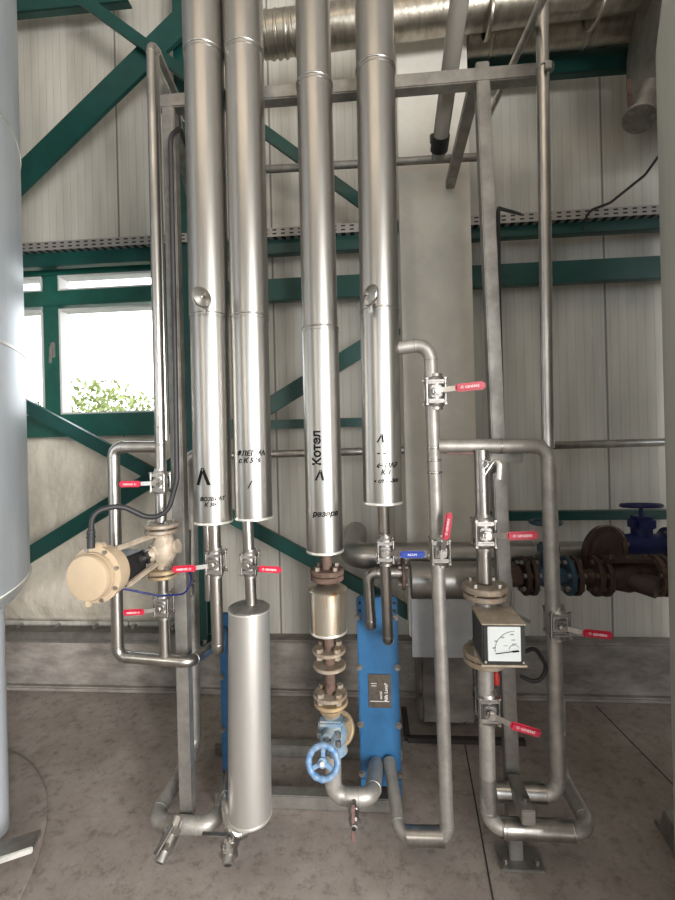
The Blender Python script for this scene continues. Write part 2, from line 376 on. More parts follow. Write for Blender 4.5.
# tarp below the window
def tarp():
    b = MB(); nx, nz = 70, 40
    x0 = P(-70, 440, 2.7).x; x1 = P(186, 440, 2.7).x; zt_ = P(80, 438, 2.7).z; zb_2 = P(80, 626, 2.68).z
    g1 = []
    for j in range(nz+1):
        v = j/nz; row = []
        for i in range(nx+1):
            u = i/nx; x = x0+(x1-x0)*u; z = zt_+(zb_2-zt_)*v
            bel = math.sin(math.pi*min(1, v*1.02))**.8*.05 + .06*math.exp(-((v-.86)/.13)**2)*(.8+.4*math.sin(x*3.1+1))
            fold = .016*math.sin(x*7+5*v) + .007*math.sin(x*31-v*9+1.3)*(1-v)**2 + .018*math.sin(x*3.7-v*11+.6)*v + .006*math.sin(x*14+v*23)
            sag = -.05*math.sin(math.pi*v)*math.sin(x*2.2+.7)
            row.append(b.bm.verts.new((x, 2.775-bel-fold*math.sin(math.pi*(.06+.9*v)), z+sag*.3)))
        g1.append(row)
    for j in range(nz):
        for i in range(nx): b.bm.faces.new((g1[j][i], g1[j][i+1], g1[j+1][i+1], g1[j+1][i]))
    t = thing('tarp', 'beige fabric tarp hung on the wall below the green window', 'tarp', (P(80,600,2.7).x, 2.74, .37))
    me = b.mesh('tarp_cloth'); o = obj('cloth', me, M['tarp'], t)
    so = o.modifiers.new('s', 'SOLIDIFY'); so.thickness = .004; so.offset = 1
    for k in range(7):
        x = x0+.1+k*(x1-x0-.2)/6; b = MB(); b.cyl((x, 2.70, zb_2+.0), (x, 2.66, zb_2), .011, seg=8); obj('fastener', b, M['steel_dull'], t)
tarp()

# concrete column with white cladding
cy0 = 2.40
xa = P(398, 120, cy0).x; xb = P(473, 300, cy0).x; zc = zY(440, 657, cy0)
xa = P(404, 400, cy0).x
b = MB(); b.box(((xa+xb)/2, (cy0+WY)/2, (zc+.1+4.75)/2), (xb-xa, WY-cy0, 4.75-zc-.1), bev=.006)
struct('wall_pillar', b, M['plaster'])
b = MB(); x0 = P(420, 680, cy0).x; x1 = P(478, 680, cy0).x
b.box(((x0+x1)/2, (cy0+.03+WY)/2, (zc+.15)/2), (x1-x0, WY-cy0-.03, zc+.15), bev=.02)
bmesh.ops.subdivide_edges(b.bm, edges=b.bm.edges[:], cuts=6, use_grid_fill=True)
for v in b.bm.verts: v.co += V((random.uniform(-.006,.006), random.uniform(-.006,.006), 0))
struct('trim_6', b, M['concrete'])
b = MB(); x2, x3 = x0-.08, x1+.2; yy = cy0-.10
b.bar((x2, yy, .012), (x3, yy, .012), .03, .024); b.bar((x2, yy, .012), (x2, yy+.25, .012), .03, .024); struct('trim_7', b, M['joint'])
b = MB(); p0 = P(411, 592, cy0-.012); p1 = P(471, 592, cy0-.012); p2 = P(415, 655, cy0-.012)
b.box(((p0.x+p1.x)/2, cy0-.012, (p0.z+p2.z)/2), (p1.x-p0.x, .006, p0.z-p2.z+.02))
t = obj('sheet_metal_guard', b, M['sheet'], None, loc=((p0.x+p1.x)/2, cy0-.012, p2.z)); tag(t, 'pale blank sheet metal guard fixed low on the pillar', 'sheet')

# steelwork: green column, girts, braces
def beam(name, label, cat, pa, pb, Y, h, d, mt='green', flange=True):
    A, B = P(*pa, Y), P(*pb, Y)
    b = MB(); up_ = V((0,1,0)); dr = (B-A).normalized(); n = dr.cross(V((0,1,0))).normalized()
    b.bar(A, B, h, .010, V((0,1,0)) if False else n.cross(dr)) if False else None
    # channel: web + two flanges
    rot = Matrix((dr, V((0,1,0)), dr.cross(V((0,1,0))))).transposed(); L = (B-A).length; c = (A+B)/2
    w = b.box(c, (L, .012, h), rot, .002)
    if flange:
        for s in (-1, 1): b.box(c+rot @ V((0, d/2, s*(h/2-.005))), (L, d, .010), rot, .002)
    o = obj(name, b, M[mt], None, loc=A); tag(o, label, cat); return o
gz = 2.6
b = MB(); xc0 = P(181, 400, 2.6).x; xc1 = P(206, 600, 2.6).x
t = thing('steel_column', 'dark green steel column standing between window and pipe rack', 'column', ((xc0+xc1)/2, 2.66, .32))
b.box(((xc0+xc1)/2, 2.61, 2.55), (xc1-xc0, .012, 4.4)); b.box(((xc0+xc1)/2, 2.73, 2.55), (xc1-xc0, .012, 4.4)); b.box(((xc0+xc1)/2, 2.67, 2.55), (.01, .12, 4.4))
obj('shaft', b, M['green'], t)
b = MB(); b.box(((xc0+xc1)/2, 2.66, .335), (xc1-xc0+.03, .12, .02), bev=.002); obj('base_plate', b, M['green'], t)
for s in (-1, 1):
    b = MB(); b.hexa(((xc0+xc1)/2+s*.05, 2.60, .345), ((xc0+xc1)/2+s*.05, 2.60, .37), .012); obj('bolt', b, M['steel_dull'], t)
def girt(label, z0, z1, xa, xb, Y=2.63):
    b = MB(); b.box(((xa+xb)/2, Y, (z0+z1)/2), (xb-xa, .012, z1-z0), bev=.002)
    for z in (z0+.005, z1-.005): b.box(((xa+xb)/2, Y+.025, z), (xb-xa, .05, .010))
    o = obj('steel_girt', b, M['green'], None, loc=((xa+xb)/2, Y, z0)); tag(o, label, 'steel beam')
zt1, zb1 = zY(150, 246, 2.63), zY(150, 262, 2.63)
XL, XRr = -4.9, P(396, 250, 2.63).x
girt('long green steel girt under the perforated tray, left of the white pillar', zY(310, 252, 2.63), zY(310, 233, 2.63), XL, xa-.01)
girt('long green steel girt under the perforated tray, right of the white pillar', zY(600, 232, 2.63), zY(600, 214, 2.63), xb+.01, 4.9)
girt('upper green girt behind insulated pipes, second below the tray', zY(310, 299, 2.63), zY(310, 277, 2.63), P(178, 280, 2.63).x, xa-.01)
girt('wide green girt right of the pillar, second below the tray', zY(600, 281, 2.63), zY(600, 259, 2.63), xb+.01, 4.9)
girt('narrow green girt behind the insulated pipes just above the thin wall pipe', zY(310, 428, 2.66), zY(310, 419, 2.66), P(200, 425, 2.66).x, xa-.01, 2.66)
girt('narrow green girt low on the right wall above the brown valves', zY(600, 520, 2.66), zY(600, 511, 2.66), xb+.01, 4.9, 2.66)
girt('green roof-level beam under the foil duct at upper right', zY(600, 70, 2.63), zY(600, 48, 2.63), xb+.01, 4.9)
girt('green roof-level beam in the top left corner of the wall', zY(60, 8, 2.63), zY(60, -12, 2.63), XL, P(128, 0, 2.63).x)
for (lab, xs, xe) in (('grey perforated cable tray on the girt above the window', XL, xa-.01), ('grey perforated cable tray on the girt right of the white pillar', xb+.01, 4.9)):
    zz = zY(310, 227, 2.6); zz0 = zY(310, 236, 2.6)
    b = MB(); b.box(((xs+xe)/2, 2.585, (zz+zz0)/2), (xe-xs, .006, zz-zz0)); b.box(((xs+xe)/2, 2.66, zz0+.002), (xe-xs, .15, .004))
    tag(obj('cable_tray', b, M['tray'], None, loc=((xs+xe)/2, 2.6, zz0)), lab, 'cable tray')
beam('diagonal_brace', 'broad green diagonal brace rising rightwards across the upper left wall', 'steel brace', (-60, 256), (215, -12), 2.55, .15, .02, flange=True)
beam('diagonal_brace', 'slim green diagonal brace falling from top left behind the insulated pipes', 'steel brace', (80, -3), (400, 230), 2.50, .065, .02)
beam('diagonal_brace', 'green diagonal brace falling rightwards below the window to the pipe flanges', 'steel brace', (-60, 360), (412, 615), 2.53, .075, .03)
beam('diagonal_brace', 'green diagonal brace rising rightwards from the tarp behind the insulated pipes', 'steel brace', (-40, 598), (398, 326), 2.58, .095, .015)

# ================================================================== PIPES
BY = 1.585
def pipe(name, label, cat, pts, wpx, mt='steel', bend=.055, welds=True, group=None, base=None, r=None, parts=True):
    w = [p.copy() if isinstance(p, V) else P(*p) for p in pts]
    rr = r or R(wpx, w[0])
    t = thing(name, label, cat, base or min(w, key=lambda q: q.z), group)
    obj('pipe_run', MB().path(w, rr, bend, welds=welds), M[mt], t); t_ = (t, w, rr); return t_
def weld(t, w0, w1, fr, r, mt='steel', e=.0025):
    for f in fr:
        obj('weld_ring', MB().ring(w0.lerp(w1, f), w1-w0, r, e, .005), M[mt], t)
def flange(t, c, ax, r, th=.016, nb=4, mt='flange', bmt='steel_dull', ang=.785, bore=0, br=.0085, proud=.012):
    c = V(c); ax = V(ax).normalized(); q = ax.to_track_quat('Z', 'Y')
    f = obj('flange', MB().lathe([(r*.55, -th/2), (r-.003, -th/2), (r, -th/2+.003), (r, th/2-.003), (r-.003, th/2), (r*.55, th/2)], c, ax, 40), M[mt], t)
    for k in range(nb):
        a = ang+2*math.pi*k/nb; p = c+q @ V((math.cos(a)*r*.74, math.sin(a)*r*.74, 0))
        obj('bolt', MB().hexa(p-ax*(th/2+proud), p+ax*(th/2+proud), br), M[bmt], f)
    return f

# ---- insulated risers
def riser(label, top, bot, wtop, wbot, seams, core=None, core_w=12, Y=BY, coremat='steel'):
    A, B = P(*top, Y), P(*bot, Y); r = R(wbot, B); r2 = R(wtop, A)
    t = thing('insulated_pipe', label, 'insulated pipe', B)
    ys = [bot[1]]+seams+[top[1]]; ys.sort(reverse=True)
    def at(py): return B.lerp(A, (bot[1]-py)/(bot[1]-top[1]))
    for k in range(len(ys)-1):
        p, q = at(ys[k]), at(ys[k+1]); rr = r+(r2-r)*k/(len(ys)-2) if len(ys) > 2 else r
        obj('insulation_jacket', MB().cyl(p, q, rr, seg=64), M['clad'], t)
        # longitudinal lap seam with rivets
        a = -2.1+.35*((k*7) % 3)
        d = V((math.cos(a), math.sin(a), 0))
        obj('joint_bead', MB().ring(q, q-p, rr, .003, .004, 64).ring(q-(q-p).normalized()*.012, q-p, rr, .002, .003, 64), M['clad'], t)
        if k == 0: obj('end_collar', MB().lathe([(rr*.3,0),(rr+.002,0),(rr+.0028,.004),(rr+.001,.008),(rr*.3,.008)], p-(q-p).normalized()*.004, q-p, 64), M['bead'], t)
    return t, A, B, r
AX = {}
t1, A1, B1, rr1 = riser('leftmost of the four fat insulated pipes, with knob, short valve beneath', (201.5, -70), (213.5, 521), 40.5, 37.5, [316, 56])
t2, A2, B2, rr2 = riser('second fat insulated pipe from the left, leading to the tall standing vessel', (241.5, -70), (254, 517), 39, 37, [317, 54])
t3, A3, B3, rr3 = riser('third fat insulated pipe, longest, ending above rusty flanges', (311, -70), (325, 550), 34.5, 36.5, [329, 86])
t4, A4, B4, rr4 = riser('rightmost of the four fat insulated pipes, with knob, above blue lever valve', (373, -70), (382.5, 502), 38.5, 38.5, [311, 71])
AX = {id(B1): A1, id(B2): A2, id(B3): A3, id(B4): A4}
def wr_(t, txt, size, px, py, ax, r, rot=0, shear=.25):
    c = P(px, py, BY-r*.97); axp = ax.lerp(AX[id(ax)], (c.z-ax.z)/(AX[id(ax)].z-ax.z)); axp.z = 0; return write_on(t, txt, size, c, r, axp, rot, shear=shear)
wr_(t1, 'ВОЗВРАТ\nК 300', .019, 212, 502, B1, rr1)
wr_(t1, 'Λ', .075, 203, 478, B1, rr1, 0, 0)
wr_(t2, 'ФЛЕГМА\nс К 576', .024, 250, 457, B2, rr2)
wr_(t2, '/', .035, 250, 485, B2, rr2)
wr_(t3, 'Котел', .042, 317, 448, B3, rr3, math.pi/2, 0)
wr_(t3, 'А', .045, 320, 476, B3, rr3, 0, .15)
wr_(t3, 'резерв', .027, 326, 514, B3, rr3)
wr_(t4, 'Λ', .035, 381, 439, B4, rr4)
wr_(t4, '—', .03, 382, 453, B4, rr4)
wr_(t4, '← ПАР\nК-1', .023, 387, 469, B4, rr4)
wr_(t4, '▪ от С-300', .019, 387, 481, B4, rr4)
def knob(label, px, py, side):
    p = P(px, py, BY-rr1-.0); t = thing('clamp_knob', label, 'knob', p+V((0,.0,0)))
    obj('neck', MB().cyl(p+V((0,.012,0)), p+V((side*.012,-.05,.004)), .010).box(p+V((side*.012,-.03,-.028)), (.012,.012,.045), bev=.003), M['steel_dull'], t)
    ax = V((side*.75, -.6, .15)).normalized(); c = p+V((side*.012,-.052,.004))
    obj('knob_disc', MB().lathe([(.012,-.012),(.034,-.006),(.036,0),(.034,.004),(.02,.008),(.008,.012)], c, ax, 32), M['steel'], t)
    obj('screw', MB().hexa(c+ax*.008, c+ax*.022, .007), M['steel_dull'], t)
knob('round steel knob on the leftmost fat insulated pipe', 204, 303, 1)
knob('round steel knob on the rightmost fat insulated pipe', 374, 301, -1)

# ---- valve prototype ------------------------------------------------
def make_valve():
    t = thing('ball_valve', 'x', 'ball valve')
    b = MB(); b.box((0,0,0), (.056,.056,.046), bev=.010); b.cyl((0,0,-.03),(0,0,.03),.030); obj('valve_body', b, M['steel_dull'], t)
    for s in (-1, 1):
        b = MB()
        pts = [(math.cos(a)*.051, math.sin(a)*.051) for a in ()]
        b.box((0,0,s*.034), (.076,.076,.014), bev=.006); b.lathe([(.033,0),(.031,.010),(.027,.014),(.027,.024)], (0,0,s*.040), (0,0,s), 28)
        obj('end_cap', b, M['steel_dull'], t)
    for sx in (-1, 1):
        for sy in (-1, 1):
            b = MB(); b.cyl((sx*.032, sy*.032, -.048), (sx*.032, sy*.032, .048), .0045, seg=10)
            for s in (-1, 1): b.hexa((sx*.032, sy*.032, s*.041), (sx*.032, sy*.032, s*.048), .0085)
            obj('bolt', b, M['steel'], t)
    b = MB(); b.cyl((0,-.02,0),(0,-.042,0),.017); b.cyl((0,-.04,0),(0,-.064,0),.007); b.box((0,-.037,0),(.040,.006,.040),bev=.004); obj('stem', b, M['steel_dull'], t)
    b = MB(); b.box((0,-.056,0),(.032,.005,.026),bev=.006); b.bar((.01,-.056,0),(.062,-.074,0),.018,.004,V((0,0,1)).cross(V((1,0,0)))*-1,bev=.001)
    lv = obj('lever', b, M['steel'], t)
    b = MB(); b.box((.108,-.0755,0),(.102,.013,.028),bev=.006); obj('grip', b, M['red'], lv, 'red rubber grip')
    me = text_mesh('◇ GENEBRE', .0115)
    for v in me.vertices: v.co = V((.106+v.co.x, -.0821, v.co.y))
    obj('lettering', me, M['white'], lv)
    b = MB(); b.hexa((0,-.058,0),(0,-.067,0),.011); obj('stem_nut', b, M['steel'], t)
    return t
vproto = make_valve(); first = [True]
def valve(label, px, py, s=1.0, ang=0, Y=None, tilt=0, p=None, rz=0, group=None, ry=0, grip=None, txt=None):
    t = vproto if first[0] else copy_tree(vproto); first[0] = False
    t.location = p if p else P(px, py, Y if Y else BY); t.scale = (s, s, s); t.rotation_euler = (tilt, -RO*.0+ry, rz); t['label'] = label
    if group: t['group'] = group
    for c in t.children:
        if c.name.split('.')[0] == 'lever':
            c.rotation_euler = (0, ang, 0)
            if grip:
                for g_ in c.children:
                    if g_.name.startswith('grip'):
                        g_.data = g_.data.copy(); g_.data.materials[0] = M[grip]; g_['label'] = 'blue rubber grip'
                    if g_.name.startswith('lettering') and txt:
                        me = text_mesh(txt, .013)
                        for v in me.vertices: v.co = V((.106+v.co.x, -.0821, v.co.y))
                        me.materials.append(M['white']); g_.data = me
    return t
PI = math.pi
valve('red lever ball valve right of the rightmost insulated pipe, topmost of all', 435, 392, .97, -.07)
valve('red lever ball valve whose lever points upward, beside the blue lever valve', 440, 550, .90, -1.40)
valve('blue lever ball valve under the rightmost insulated pipe', 385.5, 550, .82, .0, Y=BY, grip='bluegrip', txt='ACUM')
valve('red lever ball valve above the flow meter flanges, in front of the rack post', 483.5, 532, .97, -.03, Y=1.56)
valve('red lever ball valve directly below the square dial gauge', 487.5, 706, .97, .28, Y=1.56)
valve('red lever ball valve on the far right vertical pipe', 557, 622, .93, .10, Y=1.60)
valve('upper red lever ball valve on the far left pipe, lever pointing left', 160.5, 482, .78, PI, Y=1.60)
valve('lower red lever ball valve on far left pipe, under the beige actuator', 164, 605, .78, PI-.05, Y=1.60)
valve('red lever ball valve under the leftmost insulated pipe, lever pointing left', 216, 562, .85, PI-.06)
valve('red lever ball valve above the tall standing vessel, lever pointing right', 250, 563, .80, .06)

# ---- pipe runs
def run(label, pts, wpx, **k): return pipe('steel_pipe', label, 'pipe', pts, wpx, **k)
# under riser 1
t, w, r = run('short steel pipe dropping from the leftmost insulated pipe to its exchanger', [(214,518,BY),(218,652,BY),(223,632,1.86)], 12, bend=.035)
t, w, r = run('second thin steel pipe close behind the leftmost riser outlet', [(206,500,1.72),(209,600,1.72)], 8)
# under riser 2 + vessel
t, w, r = run('short steel pipe between second insulated pipe and the tall vessel', [(247,514,BY),(251.5,606,BY)], 11)
VA, VB = P(249,608,BY), P(249.5,808,BY); rv = R(41.5, VB)
VB = P(250, 812, BY)
t = thing('insulated_vessel', 'tall brushed steel clad cylinder standing upright left of the rusty flange line', 'vessel', VB)
dirv = (VA-VB).normalized()
obj('jacket', MB().cyl(VB, VA, rv*1.04, rv*.97, seg=64), M['vessel'], t)
obj('top_cap', MB().lathe([(rv*.98,-.006),(rv*.985,.003),(rv*.9,.008),(rv*.3,.016),(rv*.28,.016)], VA, dirv, 64), M['steel_dull'], t)
obj('end_collar', MB().lathe([(rv*.3,0),(rv*1.05,0),(rv*1.065,.005),(rv*1.045,.010),(rv*.3,.010)], VB-dirv*.006, dirv, 64), M['bead'], t)
obj('joint_bead', MB().ring(VA.lerp(VB,.005), dirv, rv*.975, .002, .004, 64), M['bead'], t)
obj('outlet_pipe', MB().path([VB+V((0,0,.02)), VB+V((0,0,-.045)), VB+V((-.02,.12,-.06))], .024, .03), M['steel'], t)
# left line
t, w, r = run('thin tall steel pipe at far left, bent back at its top', [(161,470,1.60),(151.5,43,1.60),P_ if False else (185,118,1.95)], 10.5, bend=.035)
for f in (.06, .1): obj('weld_ring', MB().ring(w[0].lerp(w[1], f), w[1]-w[0], r, .002, .004), M['steel'], t)
t2b, w, r = run('second thin steel tube hugging the far left pipe', [(166,440,1.63),(156,52,1.63)], 6)
run('looping steel bypass pipe around the beige actuator at far left', [(158,447,1.60),(113.5,447,1.60),(118,656,1.60),(190,662,1.60),(222,640,1.88)], 11.5, bend=.035)
t, w, r = run('steel pipe dropping from upper left valve into the actuator flange', [(160.5,470,1.60),(161.5,522,1.60)], 11)
t, w, r = run('steel pipe below the actuator valve joining the bypass loop', [(163,575,1.60),(165,660,1.60)], 10)
# cable-tied tubes behind left post
LA = P(152,823,1.63); LB = P(214,823,1.63); LB.z = LA.z
run('thin steel tube behind the left rack post, with bent top', [(207,455,2.04),(190,455,2.04),V((LA.x,2.04,LA.z)),LA,LB,V((LB.x,1.88,LA.z))], 0, r=.030, mt='dusty_steel', bend=.06)
run('slim grey conduit standing between left rack post and green column', [(181,440,1.90),(186,700,1.90)], 7)
t, w, r = run('small bent steel tube with cock behind the left lever', [(170,596,1.80),(188,575,1.80),(188,530,1.80)], 6, bend=.02)
obj('cock_body', MB().cyl(P(183,585,1.78),P(194,576,1.78),.022).box(P(190,590,1.76),(.03,.03,.05),bev=.006), M['steel_dull'], t)
# 440 line
t, w, r = run('tall steel pipe curving out of the rightmost insulated pipe and down to the floor', [(384,350,BY),(430,344,BY),(447.5,838,BY),(400,834,BY+.03),(389,760,1.86)], 13.5, mt='dusty_steel', bend=.05)
weld(t, w[1], w[2], (.21,.235,.26), r)
obj('pipe_sleeve', MB().cyl(P(408,835.5,BY+.02), P(444,836.5,BY), R(18,w[2])), M['steel'], t)
# horizontal 445
t, w, r = run('horizontal steel header pipe ending in an elbow into the far right vertical pipe', [(438,446,BY),(548,446,BY),(558,780,BY+.03),(553,794,BY+.03),(497,792,BY+.05)], 14.5, mt='dusty_steel', bend=.045)
obj('weld_ring', MB().ring(P(500,446,BY), (1,0,0), r, .002, .004), M['steel'], t)
obj('pipe_sleeve', MB().cyl(P(496,791,BY+.05), P(545,793,BY+.035), R(18.5, w[0])), M['steel'], t)
for k in range(3): obj('weld_ring', MB().ring(P(497+k*4,791.5,BY+.05), (1,0,0), R(18.5,w[0]), .0015, .003), M['steel'], t)
run('tall steel pipe rising at the right from the header out of sight', [(548,448,BY),(541,-60,BY)], 12)
t, w, r = run('steel pipe dropping from the header to the flow meter', [(481,450,1.56),(484.5,582,1.56)], 14)
obj('weld_ring', MB().ring(w[0].lerp(w[1], .3), w[1]-w[0], r, .002, .004), M['steel'], t)
RA = P(488.5,827,1.56); RB = P(592,827,1.56); RB.z = RA.z
t, w, r = run('steel pipe below the dial gauge looping along the floor at right', [(485.5,668,1.56),RA,RB,V((RB.x,1.82,RA.z)),V((RB.x,1.82,RA.z+.30)),V((P(556,700,BY+.02).x,BY+.02,RA.z+.30))], 0, r=.0265, mt='dusty_steel', bend=.06)
lp = (V((P(502,827,1.56).x,1.56,RA.z)), V((P(574,827,1.56).x,1.56,RA.z))); obj('pipe_sleeve', MB().cyl(lp[0], lp[1], R(19,lp[0])), M['steel'], t)
for f in (.0, .05, .97): obj('weld_ring', MB().ring(lp[0].lerp(lp[1], f), (1,0,0), R(19,lp[0]), .002, .004), M['steel'], t)
obj('coupling', MB().cyl(P(487.5,776,1.56), P(489,812,1.56), .0275), M['steel_dull'], t)
# thin wall pipes
run('long thin horizontal pipe along the wall behind everything', [(200,456.5,2.5),(700,441,2.5)], 7.5, welds=False)
run('thin horizontal pipe high on the wall behind the insulated pipes', [(255,170,2.32),(478,157,2.32)], 7.5, mt='galv', welds=False)

# ---- flow meter with dial (between flanges)
fp = P(484.5,587,1.56); t = thing('flow_meter', 'flow meter with square black-framed white dial between two steel flanges', 'gauge', P(486,660,1.56))
flange(t, fp, (0,0,1), R(44,fp), .020, mt='flange'); flange(t, fp-V((0,0,.026)), (0,0,1), R(42,fp), .018, nb=0, mt='flange')
f2 = P(485,652,1.56); flange(t, f2, (0,0,1), R(43,f2), .018, mt='flange'); flange(t, f2-V((0,0,.024)), (0,0,1), R(42,f2), .018, nb=0, mt='flange')
obj('meter_tube', MB().cyl(fp, f2, R(18,fp)), M['steel_dull'], t)
gb0 = P(483,664,1.40); gb1 = P(526,664,1.40); gt = P(483,624.5,1.40); gw = gb1.x-gb0.x; gh = gt.z-gb0.z
cgx = (gb0.x+gb1.x)/2; cgz = (gt.z+gb0.z)/2
b = MB(); b.box((cgx, 1.40+.07, cgz-.002), (gw, .14, gh), bev=.004); case = obj('gauge_case', b, M['black'], t)
b = MB(); b.box((cgx, 1.40+.07, cgz+gh/2+.001), (gw+.004, .146, .004), bev=.001); obj('cover_plate', b, M['beige2'], t); obj('support_plate', MB().box((cgx, 1.40+.06, cgz-gh/2-.006), (gw+.008, .12, .006)), M['beige2'], t)
dx0, dx1 = P(487.5,640,1.40).x, P(520.5,640,1.40).x; dz1, dz0 = P(504,626.5,1.40).z, P(504,661,1.40).z
dial = obj('dial', MB().box(((dx0+dx1)/2, 1.3985, (dz0+dz1)/2), (dx1-dx0, .003, dz1-dz0), bev=.0012), M['dial'], t)
dcx, dcz = dx0+(dx1-dx0)*.80, dz0+(dz1-dz0)*.33; dr_ = (dx1-dx0)*.58
b = MB(); yy = 1.3965
def arc(b, rad, a0, a1, w, n=24):
    for k in range(n):
        aa, bb = a0+(a1-a0)*k/n, a0+(a1-a0)*(k+1)/n
        p = V((dcx+rad*math.cos(aa), yy, dcz+rad*math.sin(aa))); q = V((dcx+rad*math.cos(bb), yy, dcz+rad*math.sin(bb))); b.bar(p, q, w, .0006, V((0,1,0)).cross((q-p)))
arc(b, dr_, PI*.5, PI*1.0, .0014); arc(b, dr_*.28, PI*.15, PI*1.0, .0018)
for k in range(11):
    a = PI*.5+PI*.5*k/10; p = V((dcx+dr_*math.cos(a), yy, dcz+dr_*math.sin(a))); q = V((dcx+dr_*1.05*math.cos(a), yy, dcz+dr_*1.05*math.sin(a))); b.bar(p, q, .0008, .0006, V((0,1,0)).cross(q-p))
obj('scale', b, M['ink'], dial)
b = MB(); n0 = V((dcx+.012, yy-.004, dcz)); n1 = V((dcx-dr_*1.0, yy-.004, dcz-.010)); b.bar(n0, n1, .0032, .001, V((0,1,0)).cross(n1-n0)); mid = n0.lerp(n1, .28); b.bar(n0, mid, .010, .001, V((0,1,0)).cross(n1-n0)); obj('needle', b, M['ink'], dial)
for (s_, dx, dz, sz) in (('1000',-.62,.52,.006),('500',-.95,.36,.006),('200',-1.08,.08,.006),('0',-1.0,-.05,.006),('1600',-.12,.64,.006),('m³/h',-.05,.42,.006),('kg/cm²',-.0,.26,.005),('FLOW',-.45,.18,.004)):
    c = V((dcx+dx*dr_, yy, dcz+dz*dr_*1.3)); write_on(dial, s_, sz, c, material=M['ink'], name='figures', shear=0)
for sx in (-1, 1): obj('screw', MB().cyl((cgx+sx*gw*.44, 1.402, cgz-gh*.44), (cgx+sx*gw*.44, 1.396, cgz-gh*.44), .004, seg=12), M['steel'], t)
rp = P(496,676,1.60); b = MB().lathe([(.007,0),(.012,.004),(.012,.03),(.006,.045),(.006,.06)], rp-V((0,0,.03)), (0,0,1), 16)
tag(obj('seal_plug', b, M['redtag'], None, loc=rp), 'small red plug hanging under the dial gauge', 'plug')

# ---- small cock near header
p = P(488,466,1.54); t = thing('drain_cock', 'small steel cock with wired nozzle just under the header pipe', 'small valve', p)
obj('cock_body', MB().cyl(P(483,462,1.56), P(494,470,1.52), .014).box(p, (.030,.03,.022), Matrix.Rotation(.5,3,'Y'), .005), M['steel_dull'], t)
obj('nozzle', MB().path([P(494,462,1.52), P(500,462,1.50), P(499,479,1.50)], .011, .02), M['bead'], t)
obj('cock_handle', MB().bar(P(478,459,1.52), P(492,462,1.51), .010, .004, bev=.001).bar(P(484,476,1.5), P(493,462,1.5), .010, .004), M['steel_dull'], t)
b = MB().box(P(462,453.5,1.56), (.11,.006,.008), bev=.002); tag(obj('lever_strip', b, M['fadedred'], None, loc=P(462,453.5,1.56)), 'thin dull red strip lying along under the header pipe', 'strip')

# ---- rack frame
FY = 1.685
t = thing('pipe_rack', 'grey square-tube rack frame carrying all the pipes', 'frame', P(516,856,FY-.04))
def tubeb(nm, a, b_, w=.048, up_=V((0,1,0))): return obj(nm, MB().bar(a, b_, w, w, up_, bev=.004), M['galv'], t)
tubeb('post', P(481,66,FY), PZ(515,850,.004) if False else V((P(514.5,840,FY).x, FY, .005)))
tubeb('post', P(170,98,FY), V((P(188,820,FY).x, FY, P(188,820,1.66).z)))
zL, zR = P(160,104,FY), P(546,76,FY); zmid = (zL.z+zR.z)/2
tubeb('top_rail', V((zL.x, FY, zmid)), V((zR.x, FY, zmid)), .052, V((0,0,1)))
tubeb('side_arm', V((P(476,80,FY).x, FY, zmid)), V((P(451,180,2.35).x, 2.38, zmid)), .045, V((0,0,1)))
tubeb('side_arm', V((P(172,100,FY).x, FY, zmid)), V((P(186,165,2.25).x, 2.3, zmid)), .045, V((0,0,1)))
tubeb('cross_arm', P(489,456,FY-.02), P(522,458,FY-.02), .035, V((0,0,1)))
for xx in (P(515,840,FY).x,):
    obj('foot_plate', MB().box((xx+.01, FY-.01, .006), (.15,.10,.010), bev=.002), M['galv'], t)
    for sx in (-1,1):
        obj('anchor_bolt', MB().hexa((xx+.01+sx*.055, FY-.035, .01), (xx+.01+sx*.055, FY-.035, .028), .008), M['steel_dull'], t)
br = P(528,816,1.50); obj('bracket_arm', MB().box(((br.x, (1.65+1.49)/2, br.z)), (.042, 1.65-1.49, .05), bev=.003), M['galv'], t)
obj('clamp', MB().torus(P(522,792,BY+.04), (1,0,0), .036, .004).hexa(P(526,803,1.53), P(526,797,1.53), .010), M['steel'], t)
obj('clamp', MB().torus(P(545,69,BY), (0,.25,1), .026, .003).box(P(548,66,BY-.03),(.02,.015,.03),bev=.003), M['steel'], t)
# loose cross tubes near the ceiling
run('slim steel tube slanting over the rack at upper right', [(549,-15,1.40),(488,118,2.25)], 9, welds=False)
A, B = P(439,150,2.0), P(463,-25,1.5)
t = thing('tube_lamp', 'slanting clear tubular lamp with black end cap high beside the pillar', 'lamp', A)
d = (B-A).normalized()
obj('lamp_tube', MB().cyl(A+d*.06, B, .033), M['lampglass'], t); obj('inner_rail', MB().bar(A+d*.06+V((0,.0,.012)), B+V((0,0,.012)), .022, .008, bev=.001), M['bead'], t)
obj('end_cap', MB().lathe([(.018,-.04),(.028,-.035),(.03,.0)], A, d, 24), M['steel_dull'], t)
obj('end_collar', MB().cyl(A+d*.0, A+d*.062, .038), M['black'], t); obj('clip', MB().box(A+d*.05+V((-.035,0,0)), (.02,.02,.035), bev=.003), M['black'], t)

